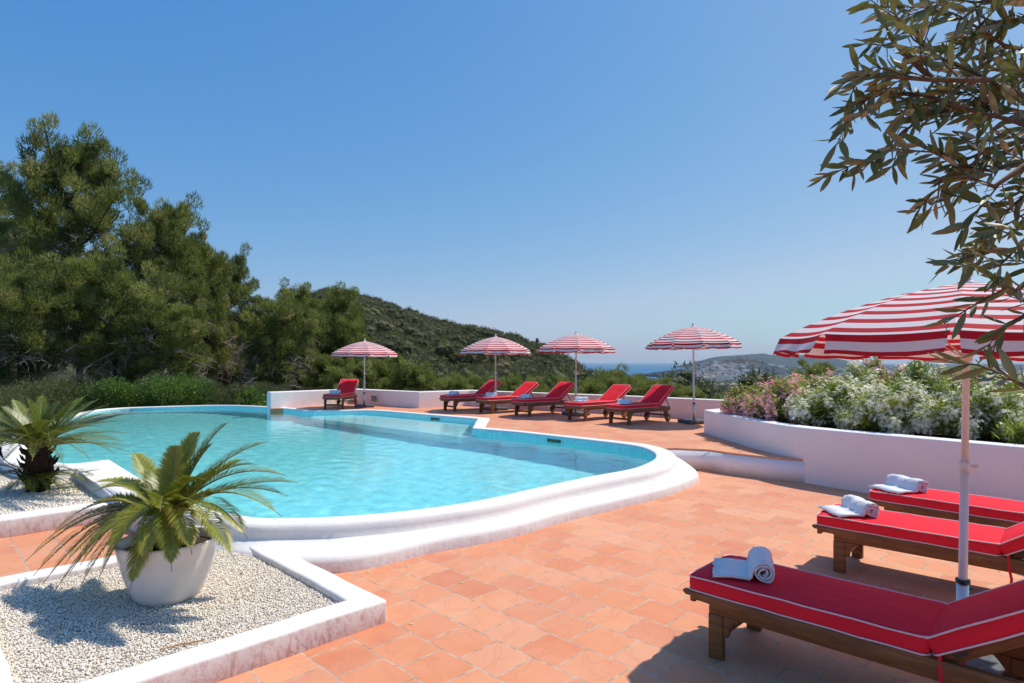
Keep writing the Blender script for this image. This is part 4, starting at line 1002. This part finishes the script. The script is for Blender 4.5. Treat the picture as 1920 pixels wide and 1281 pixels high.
# the rest of the town reads as one mass
def town_mass(n,seed):
    rg=np.random.default_rng(seed); V=[];Fc=[];T=[]; b=0
    for i in range(n):
        if i<n*.3: px=rg.uniform(1310,1600); Y=rg.uniform(2900,3600); z=float(hill_z(px,Y))-2 if Y<3500 else -78
        else:
            px=rg.uniform(1480,2100); Y=rg.uniform(3000,9800)**1.0; z=float(terrain(px,Y))
        if z<-82: continue
        w_=rg.uniform(8,34); d_=rg.uniform(8,20); h_=rg.uniform(4,13); x=(px-960)/F*Y; a=rg.uniform(-.5,.5); ca,sa=math.cos(a),math.sin(a)
        for zz in(-4,h_):
            for sx,sy in((-1,-1),(1,-1),(1,1),(-1,1)): V.append((x+(sx*w_*ca-sy*d_*sa)/2,Y+(sx*w_*sa+sy*d_*ca)/2,z+zz))
        Fc+=[(b+4,b+5,b+6,b+7),(b,b+1,b+5,b+4),(b+1,b+2,b+6,b+5),(b+2,b+3,b+7,b+6),(b+3,b,b+4,b+7)]; T+=[rg.uniform(0,.9)]*8; b+=8
    return npmesh('distant_town',V,Fc,M['town'],None,False,tint=T)
tag(town_mass(2600,3),kind='stuff')
# fortress on top of the town hill
fx=(1390-960)/F*3500; ft=empty('hilltop_fortress',(fx,3450,float(EYE+(HZ-677)/F*3500)-8),0,'long brown stone fortress crowning the distant town hill','fortress')
fb=MB(); fb.box(-95,70,-12,12,-12,16); fb.box(-70,60,-16,-12.2,-14,8); fb.box(-120,-95.2,-10,10,-14,9); fb.box(70.2,105,-10,10,-14,6)
for k in range(16): fb.box(-92+k*10,-88+k*10,-12,-9,16.05,18)
fb.build('rampart',M['stone'],ft); tb=MB(); tb.box(-40,-22,-8,8,16.1,30); tb.box(10,20,-6,6,16.1,27); tb.build('tower',M['stone'],ft)
# ------------------------------------------------------------------ pines of the slopes
def clump_tree(seed,H,Rr,n,l,w,spread=1,sub=1):
    rg=np.random.default_rng(seed); k=int(8*spread); C=rg.normal(0,1,(k,3)); C/=np.linalg.norm(C,axis=1)[:,None]; C*=rg.uniform(.35,.62,(k,1))*Rr; C[:,2]=C[:,2]*.6; C[:,2]+=H-Rr*.75
    bm=bmesh.new(); bmesh.ops.create_icosphere(bm,subdivisions=2 if sub else 1,radius=1); iv=np.array([x.co[:] for x in bm.verts]); jf=np.array([[a.index for a in q.verts] for q in bm.faces]); bm.free()
    Vs=[];Fs=[];Ts=[];o=0
    for c in C:
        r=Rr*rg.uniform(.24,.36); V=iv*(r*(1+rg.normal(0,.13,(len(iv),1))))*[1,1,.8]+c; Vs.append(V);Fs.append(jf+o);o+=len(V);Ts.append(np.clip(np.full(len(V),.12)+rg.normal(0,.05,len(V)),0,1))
    bl=blades(C,np.full(k,Rr*.46),n//k,l,w,seed,.8,.8,.48,.08,.6)
    return cat((np.concatenate(Vs),np.concatenate(Fs),np.concatenate(Ts)),bl)
midp=[]
for s in range(4):
    tb,dd_,cv=pine_proto(20+s,4.5,1.8,17,150,.20,.050,['round','cone','round','flat'][s],.12,2,0,.55)
    midp.append(pine_thing('young_pine',20+s,(tb,dd_,cv),'x',None))
MG='young pines in the thicket just beyond the parapet'
rg=np.random.default_rng(31); usedm=set(); mids=[]
tops=[(560,640),(680,672),(740,665),(800,690),(860,700),(930,705),(1000,700),(1060,704),(1120,700),(1160,702),(1200,712),(1240,711),(1290,717),(1330,728),(1400,736),(1450,732),(1500,690),(1530,677),(1560,688),(1600,700),(1700,705),(1850,712),(1920,730)]
cand=[]
for i in range(120):
    px=560+i*(1500-560)/94*1.0+rg.uniform(-10,10) if i<72 else rg.uniform(560,1420)
    Y=rg.uniform(24,46); yt=bx(tops,px)+rg.uniform(2,26)
    if i<72: yt=bx(tops,px)+abs(rg.normal(0,13))-3; Y=rg.uniform(28,55)
    cand.append((px,yt,Y))
SPEC=[(745,662,30,1,'dark pointed young pine standing right of the leftmost parasol pole'),(1532,675,30,0,'dark round pine rising behind the oleanders'),(1505,690,34,2,'small pine behind the pink oleanders, left of the dark round one'),(1470,700,38,3,'low pine top showing over the pink oleanders'),(1190,697,45,0,'pine with uneven crown right of the third parasol pole, sea behind'),(1145,685,60,2,'dark pine on the skyline between third and fourth parasols')]
for px,yt,Y,k,lb in SPEC:
    z0=float(terrain(px,Y)) ; o=place_tree(midp[k],k in usedm,px,yt,Y,4.7,lb,z0-.2,rg.uniform(0,6),1.0 if k!=1 else .7,None); usedm.add(k)
for i,(px,yt,Y) in enumerate(cand):
    k=int(rg.integers(0,4)); z0=float(terrain(px,Y)); top=EYE+(HZ-yt)/F*Y
    if top-z0<1.5: z0=top-1.5
    w_=np.clip(2.6/(top-z0)*1.0,.6,1.05)
    place_tree(midp[k],k in usedm,px,yt,Y,4.7,'olive green young pine in the thicket just beyond the parapet wall',z0-.3,rg.uniform(0,6),float(w_)*rg.uniform(.9,1.15),MG); usedm.add(k)
# slope forest
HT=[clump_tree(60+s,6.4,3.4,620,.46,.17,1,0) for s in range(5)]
def hill_spots(n,seed,y0,y1,p0,p1):
    rg=np.random.default_rng(seed); out=[]
    while len(out)<n:
        px=rg.uniform(p0,p1,4000); Y=np.sqrt(rg.uniform(y0**2,y1**2,4000)); dr=bx(dr_,px); ok=Y<dr*1.03
        for a,b in zip(px[ok],Y[ok]): out.append((a,b))
    return out[:n]
hs=hill_spots(2700,5,52,490,430,1480); hs.sort(key=lambda s:s[1])
hm2=[]
for s in range(5):
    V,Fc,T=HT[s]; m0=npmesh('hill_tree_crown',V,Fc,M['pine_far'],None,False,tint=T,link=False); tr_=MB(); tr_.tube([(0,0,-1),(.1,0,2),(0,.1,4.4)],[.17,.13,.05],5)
    me=bpy.data.meshes.new('hill_tree_trunk'); me.from_pydata(tr_.v,[],tr_.f); me.materials.append(M['bark']); hm2.append((m0.data,me)); bpy.data.objects.remove(m0)
rg=np.random.default_rng(77)
for i in range(200):
    px,Y=hs[i]; k=i%5; z=float(terrain(px,Y)); e=empty('hill_pine',((px-960)/F*Y,Y,z-.3),rg.uniform(0,6.28),'round dark green pine, one of many on the lower wooded slope beyond the thicket','tree','pines of the lower wooded slope')
    s=rg.uniform(.75,1.25); e.scale=(s,s,s*rg.uniform(.85,1.1))
    a=bpy.data.objects.new('crown',hm2[k][0]); COL.objects.link(a); a.parent=e; b=bpy.data.objects.new('trunk',hm2[k][1]); COL.objects.link(b); b.parent=e
def forest(spots,name,seed,prot,sc_=(.75,1.3),dark=0):
    rg=np.random.default_rng(seed); Vs=[];Fs=[];Ts=[];o=0
    for px,Y in spots:
        V,Fc,T=prot[int(rg.integers(0,len(prot)))]; a=rg.uniform(0,6.28); s=rg.uniform(*sc_); ca,sa=math.cos(a),math.sin(a)
        W=np.stack([V[:,0]*ca-V[:,1]*sa,V[:,0]*sa+V[:,1]*ca,V[:,2]*rg.uniform(.8,1.1)],1)*s+np.array([(px-960)/F*Y,Y,float(terrain(px,Y))-.3])
        Vs.append(W);Fs.append(Fc+o);Ts.append(np.clip(T+rg.normal(dark,.24),0,1));o+=len(V)
    return tag(npmesh(name,np.concatenate(Vs),np.concatenate(Fs),M['pine_far'],None,False,tint=np.concatenate(Ts)),kind='stuff')
HL=[clump_tree(90+s,6.8,3.8,330,.60,.26,1,0) for s in range(4)]
mid_=[s for s in hs[200:] if s[1]<230]; far_=[s for s in hs[200:] if s[1]>=230]
forest(mid_,'hill_forest',8,HT); forest(far_,'hill_forest',9,HL)
# woods on the plain, dark belts
rg=np.random.default_rng(41); wd=[]
for i in range(4200):
    px=rg.uniform(1250,2100); Y=math.exp(rg.uniform(math.log(170),math.log(2700)))
    if px<1320 and Y>1200: continue
    wd.append((px,Y))
WL=[clump_tree(120+s,6,5.0,70,2.0,1.0,.6,0) for s in range(3)]
forest(wd,'distant_wood',12,WL,(.7,1.5),-.1)
# lone cypress on the skyline
px,Y=1007,300; z0=float(terrain(px,Y)); zt=EYE+(HZ-636)/F*Y; e=empty('cypress_tree',((px-960)/F*Y,Y,zt-9),0,'thin dark cypress standing on the skyline left of the third parasol','tree')
C=np.array([[0,0,1+k*.85] for k in range(10)],float); V,Fc,T=blades(C,np.array([.6+.25*math.sin(math.pi*(k+1)/11) for k in range(10)])*.9,120,.6,.22,5,1.2,1.0,.1,.1); npmesh('crown',V,Fc,M['pine_far'],e,False,tint=T)
tb=MB(); tb.tube([(0,0,-4),(0,0,7)],[.2,.08],6); tb.build('trunk',M['bark'],e)
# ------------------------------------------------------------------ shrubs behind the pool
def shrub(name,px,ytop,Y,w_,z0,mat,label,seed,n=9000,leaf=(.055,.028),group=None,up=.4,dens=16):
    rg=np.random.default_rng(seed); top=EYE+(HZ-ytop)/F*Y; H=top-z0
    e=empty(name,((px-960)/F*Y,Y,z0),0,label,'shrub',group)
    k=dens; C=np.stack([rg.uniform(-1,1,k)*w_*.42,rg.uniform(-1,1,k)*.55,rg.uniform(.18,.80,k)*H],1); C[:,2]*=1-.25*np.abs(C[:,0]/(w_*.45))**2
    Rr=rg.uniform(.22,.36,k)*min(H,1.6)*1.1; N=n//k
    d=rg.normal(0,1,(k,N,3)); d/=np.linalg.norm(d,axis=2)[:,:,None]; p=(C[:,None]+d*Rr[:,None,None]*rg.uniform(.55,1.05,(k,N,1))).reshape(-1,3); p[:,2]=np.maximum(p[:,2],.02)
    dr=(d*.8+rg.normal(0,.5,(k,N,3))).reshape(-1,3); dr[:,2]+=up; dr/=np.linalg.norm(dr,axis=1)[:,None]
    V,Fc=leaves4(p,dr,leaf[0]*rg.uniform(.7,1.3,len(p)),leaf[1]*rg.uniform(.7,1.3,len(p)),rg)
    T=np.repeat(np.clip((rg.normal(.5,.18,(k,1))+rg.normal(0,.14,(k,N))).reshape(-1),0,1),6)
    npmesh('foliage',V,Fc,mat,e,False,tint=T)
    sb=MB()
    for c in C[:12]: sb.tube([(c[0]*.2,c[1]*.2,-.05),(c[0]*.7,c[1]*.7,c[2]*.55),tuple(c)],[.018,.012,.005],4,cap=False)
    sb.build('stems',M['stem'],e,False,fix=False); return e
shrub('mastic_shrub',245,706,20.4,3.6,-.05,M['shrub'],'bright green mastic shrub, left of two just behind the pool edge',1,16000)
shrub('mastic_shrub',335,700,20.9,3.3,-.05,M['shrub'],'bright green mastic shrub, right of two just behind the pool edge',2,16000)
shrub('scrub_bush',60,712,19.5,4.2,-.05,M['scrub'],'olive coloured scrubby bush behind the garden cycad',3,14000,(.07,.012))
shrub('scrub_bush',-60,706,17.5,4.0,-.05,M['scrub'],'scrubby bush at the far left frame edge',4,10000,(.07,.012))
shrub('scrub_bush',160,722,21.5,3.0,-.05,M['scrub'],'grey green scrub between the cycad and the bright mastic shrubs',5,10000,(.07,.012))
shrub('scrub_bush',430,716,21.4,2.8,-.05,M['scrub'],'tall rosemary-like bush right of the bright mastic shrubs',6,14000,(.10,.010),up=1.3)
shrub('scrub_bush',478,728,20.9,1.8,-.1,M['shrub'],'small leafy sapling beside the left end of the parapet',7,2500,(.10,.05))
shrub('scrub_bush',110,700,23.5,4.0,-.1,M['scrub'],'dark scrub in the shade below the tallest pine',11,9000,(.08,.02))
shrub('scrub_bush',540,720,24,3.6,-.4,M['scrub'],'dull scrub bush showing over the left end of the parapet',8,9000,(.08,.014))
# ------------------------------------------------------------------ oleanders
def oleander(x,y,z0,H,w_,seed,flower,label,nf=70,group='flowering oleanders in the raised planter',nleaf=8500,name='oleander_bush'):
    rg=np.random.default_rng(seed); e=empty(name,(x,y,z0),0,label,'flowering shrub' if flower else 'shrub',group)
    ns=46; sb=MB(); tips=[]; P_=[];D_=[]
    for i in range(ns):
        a=rg.uniform(0,6.28); q=math.sqrt(rg.uniform(0,1)); tx=math.cos(a)*q*w_/2*1.05; ty=math.sin(a)*q*w_/2*1.05; tz=H*(1-.62*q*q)*rg.uniform(.6,1.06)
        b=np.array([tx*.12,ty*.12,0]); m_=np.array([tx*.5,ty*.5,tz*.62]); t=np.array([tx,ty,tz]); tips.append(t)
        if i%2==0: sb.tube([tuple(b),tuple(m_),tuple(t)],[.012,.008,.004],4,cap=False)
        n=int(nleaf/ns); s=rg.uniform(.12,1,n)**.7; pt=np.array([bez(b,m_,t,u) for u in s])+rg.normal(0,.045,(n,3)); dr=rg.normal(0,1,(n,3)); dr[:,2]=np.abs(dr[:,2])*.6+.5; dr/=np.linalg.norm(dr,axis=1)[:,None]
        P_.append(pt);D_.append(dr)
    P_=np.concatenate(P_);D_=np.concatenate(D_); V,Fc=leaves4(P_,D_,rg.uniform(.07,.13,len(P_)),rg.uniform(.014,.023,len(P_)),rg)
    npmesh('foliage',V,Fc,M['oleaf'],e,False,tint=np.repeat(np.clip(rg.normal(.5,.22,len(P_)),0,1),6)); sb.build('stems',M['stem'],e,False,fix=False)
    if flower:
        C=[]; nf=int(nf*3.0)
        for i in range(nf):
            t=tips[int(rg.integers(0,ns))]; k=rg.uniform(.82,1.12) if rg.random()<.65 else rg.uniform(.5,.85); c=np.array([t[0]*min(1.0,.35+k*.75),t[1]*min(1.0,.35+k*.75),t[2]*k])+rg.normal(0,.05,3); c[2]=max(.08,c[2]); C.append(c)
        C=np.array(C); m_=13; f=(C[:,None]+rg.normal(0,.038,(nf,m_,3))).reshape(-1,3); N=len(f)
        out=f-np.repeat(C,m_,0)+np.repeat(C/np.linalg.norm(C,axis=1)[:,None],m_,0)*.04; out[:,2]+=.05; out/=np.linalg.norm(out,axis=1)[:,None]
        s=np.cross(out,rg.normal(0,1,(N,3))); s/=np.linalg.norm(s,axis=1)[:,None]; t=np.cross(out,s); V=[];pr=rg.uniform(.022,.031,(N,1))
        for k in range(5):
            a=2*math.pi*k/5; d1=s*math.cos(a)+t*math.sin(a); d2=s*math.cos(a+.45)+t*math.sin(a+.45); d3=s*math.cos(a-.45)+t*math.sin(a-.45)
            V.append(np.stack([f,f+d3*pr*.7+out*.003,f+d1*pr*1.15+out*.006,f+d2*pr*.7+out*.003],1))
        V=np.stack(V,1).reshape(-1,3); Fc=np.arange(len(V)).reshape(-1,4); npmesh('blossoms',V,Fc,flower,e,False,tint=np.repeat(np.clip(rg.normal(.6,.25,N),0,1),20))
    return e
Z0=PZ-.08
OL=[(4.35,11.0,.62,1.15,'p','pink oleander at the planter corner nearest the far loungers',75),
    (4.55,10.1,.74,1.25,'p','pink oleander spilling over the planter rim left of the white ones',85),
    (5.7,11.4,.86,1.4,'p','pink oleander at the back behind the white blossoms, left part',80),
    (6.5,10.6,1.15,1.5,'p','pink oleander peeking above the white ones at the middle back',60),
    (7.6,10.0,1.08,1.4,'p','pink oleander in the back rank nearest the foreground parasol pole',50),
    (5.15,10.35,.84,1.1,'p','pink oleander just behind the leftmost white one',55),
    (4.9,9.35,.80,1.25,'w','white oleander leftmost of the white ones, next to the pink',95),
    (5.5,9.9,1.0,1.3,'w','white oleander in the second rank behind the leftmost white one',90),
    (5.3,8.55,.80,1.25,'w','white oleander above the bend of the planter wall',100),
    (6.3,9.3,1.05,1.4,'w','tall white oleander at the back, its plume highest of the white ones',95),
    (6.0,7.95,.78,1.25,'w','white oleander just left of the foreground parasol pole',90),
    (7.0,8.6,.90,1.4,'w','white oleander behind the foreground parasol pole',85),
    (7.2,7.4,.78,1.3,'w','white oleander right of the foreground parasol pole',80),
    (7.9,7.9,.95,1.4,'w','white oleander at the right frame edge',80)]
for i,(x,y,H,w_,c,lb,nf) in enumerate(OL): oleander(x,y,Z0,H*.90,w_,300+i,M['pflower'] if c=='p' else M['wflower'],lb,nf)
for i,(x,y,H,w_,lb) in enumerate([(6.15,7.05,.42,.9,'low dark green bush without flowers right of the parasol pole'),(6.75,6.35,.40,.9,'low green bush without flowers by the right edge of the planter')]): oleander(x,y,Z0,H,w_,350+i,None,lb,0,None,3600,'low_bush')
# ------------------------------------------------------------------ olive tree, upper right
def olive():
    rg=np.random.default_rng(5); e=empty('olive_tree',(2.35,1.35,0),0,'olive tree reaching in from the upper right, close to the camera','tree'); O=Vector((2.35,1.35,0))
    wd=MB(); hub=Vector((2.05,1.45,2.1)); wd.tube([Vector((0,0,0)),Vector((.03,.05,.8)),Vector((-.1,.05,1.5)),hub-O],[.11,.09,.075,.06],10)
    hub2=Vector((1.75,1.5,2.6)); wd.tube([hub-O,hub2-O],[.06,.035],8); wd.tube([hub-O,Vector((1.62,1.45,1.75))-O],[.045,.02],7)
    BR=[(1.5,[(1990,262),(1935,238),(1880,222),(1800,205),(1740,212),(1680,245),(1625,292),(1592,325)],1),
        (1.55,[(1990,235),(1930,200),(1850,150),(1760,112),(1700,75),(1660,25)],1),
        (1.5,[(1800,205),(1720,178),(1640,175),(1575,200)],1),
        (1.45,[(1850,150),(1740,150),(1660,145),(1600,140),(1580,128)],1),
        (1.5,[(1740,150),(1690,110),(1660,80),(1645,50)],0),
        (1.5,[(1990,285),(1930,262),(1860,275),(1800,302),(1755,350)],1),
        (1.45,[(1990,330),(1930,305),(1850,320),(1785,310),(1735,285)],1),
        (1.4,[(1930,305),(1860,350),(1800,330),(1745,335)],0),
        (1.5,[(1990,380),(1930,360),(1880,400),(1852,430)],1),
        (1.35,[(1990,440),(1950,430),(1905,465),(1870,500)],1),
        (1.3,[(1990,520),(1950,505),(1905,545),(1860,530)],1),
        (1.3,[(1990,590),(1950,565),(1910,600),(1868,618)],0),
        (1.2,[(1990,770),(1940,735),(1890,708),(1856,684)],0),
        (1.6,[(1990,60),(1930,30),(1870,45),(1830,30)],1),
        (1.6,[(1990,130),(1930,95),(1880,85),(1840,60),(1790,30),(1740,12)],1),
        (1.65,[(1990,180),(1930,150),(1880,130),(1850,100)],1),
        (1.6,[(1990,15),(1900,-5),(1820,5),(1770,-5)],1),
        (1.55,[(1990,240),(1900,170),(1850,200),(1800,170)],1),
        (1.4,[(1990,330),(1930,400),(1895,440)],1)]
    Lp=[];Ld=[];Ll=[]
    def leafy(pts,dens=1.0):
        # pts: list of Vectors; leaves in opposite pairs along a twig
        for a,b in zip(pts[:-1],pts[1:]):
            d=(b-a); n=max(1,int(d.length/.017*dens)); dn=d.normalized()
            for k in range(n):
                p=a+d*((k+.5)/n); r=Vector(rg.normal(0,1,3)); s=dn.cross(r).normalized()
                for sg in(-1,1):
                    if rg.random()<(.12 if b.z>EYE+.02 else .45): continue
                    q=(dn*rg.uniform(.5,1.1)+s*sg*rg.uniform(.5,1)+Vector((-.12,0,-.10))).normalized(); Lp.append(p);Ld.append(q);Ll.append(rg.uniform(.042,.076))
    for Y,px,main in BR:
        px=[(a+max(0,1925-a)*.06,b) for a,b in px]
        pts=[Vector(PD(a,b,Y+rg.normal(0,.02))) for a,b in px]; n=len(pts)
        if main and px[0][0]>1980: wd.tube([ (hub if px[0][1]>150 else hub2)-O, pts[0]-O],[.016,.010],6)
        wd.tube([p-O for p in pts],[max(.0016,.0075*(1-k/(n-.3))) for k in range(n)],6)
        leafy(pts[2:] if n>4 else pts[1:],.8)
        for a,b in zip(pts[:-1],pts[1:]):
            m_=max(1,int((b-a).length/.034))
            for k in range(m_):
                p=a.lerp(b,(k+rg.uniform(0,1))/m_); dn=(b-a).normalized(); q=(dn*1.1+Vector(rg.normal(0,.75,3))+Vector((-.15,0,-.05))).normalized(); l=rg.uniform(.06,.15)
                q2=p+q*l*.5+Vector(rg.normal(0,.006,3)); q3=p+q*l+Vector((0,0,-.012)); wd.tube([p-O,q2-O,q3-O],[.0022,.0017,.001],4,cap=False); leafy([p+q*l*.2,q2,q3],.95)
    wd.build('branches',M['olive_bark'],e,True,fix=False)
    p=np.array([tuple(x-O) for x in Lp]); d=np.array([tuple(x) for x in Ld]); l=np.array(Ll)
    V,Fc=leaves8(p,d,l*1.0,l*.225,rg); npmesh('foliage',V,Fc,M['olive'],e,True,tint=np.repeat(np.clip(rg.normal(.42,.27,len(p)),0,1),17))
olive()
# a few fallen things: petals on the tiles, dry leaves on the gravel
for i,(px,py) in enumerate([(690,1074),(763,1063),(866,1094),(772,1171),(1317,946)]):
    x,y,_=P(px,py,0); mb=MB(); mb.lathe([(.0,.004),(.010,.005),(.013,.0035),(.011,.001)],7); o=mb.build('fallen_petal',M['wflower'],None,True); o.location=(x,y,.001); o.scale=(1.3,.8,1); tag(o,['white petal on the tiles closest to the bed corner border','white petal on the tiles beside the plaster ledge','white petal on an orange tile in open floor','tiny white petal below the bed corner','white petal near the curved pool steps'][i],'petal','fallen petals')
for (px,py,nm,lb,rz,L) in [(570,1084,'dry_leaf','orange brown dry leaf on the near gravel by the right border',.4,.05),(524,1110,'dry_leaf','grey brown dry leaf lying mid gravel right of the pot',1.9,.045),(300,1222,'palm_strip','long thin brown leaf strip along the front border of the near gravel bed',.62,.22),(455,1078,'dry_leaf','small dark dry leaf on the gravel beside the white pot',2.6,.03)]:
    x,y,_=P(px,py,.105); mb=MB(); n_=6; vs=[]
    for k in range(n_+1):
        t=k/n_; w_=math.sin(math.pi*min(.97,t+.06))*(.010 if L<.1 else .006); vs+=[(t*L,-w_,.004*math.sin(t*5)),(t*L,0,.006+.005*math.sin(t*4)),(t*L,w_,.003*math.cos(t*6)+.002)]
    mb.add(vs,[(3*k+a,3*k+3+a,3*k+4+a,3*k+1+a) for k in range(n_) for a in(0,1)]); o=mb.build(nm,M['bud'],None,True); o.location=(x,y,.112); o.rotation_euler=(0,0,rz); tag(o,lb,'leaf')
hz=NT('haze_air'); va=hz('ShaderNodeVolumePrincipled',{'Color':(.80,.93,1,1),'Density':HAZE,'Anisotropy':0.0}); hz.L(va.outputs[0],hz.out.inputs[1])
hb=MB(); hb.box(-62000,62000,-300,62000,-92,260); tag(hb.build('haze',hz.m),kind='stuff')
print('objects',len(bpy.data.objects))
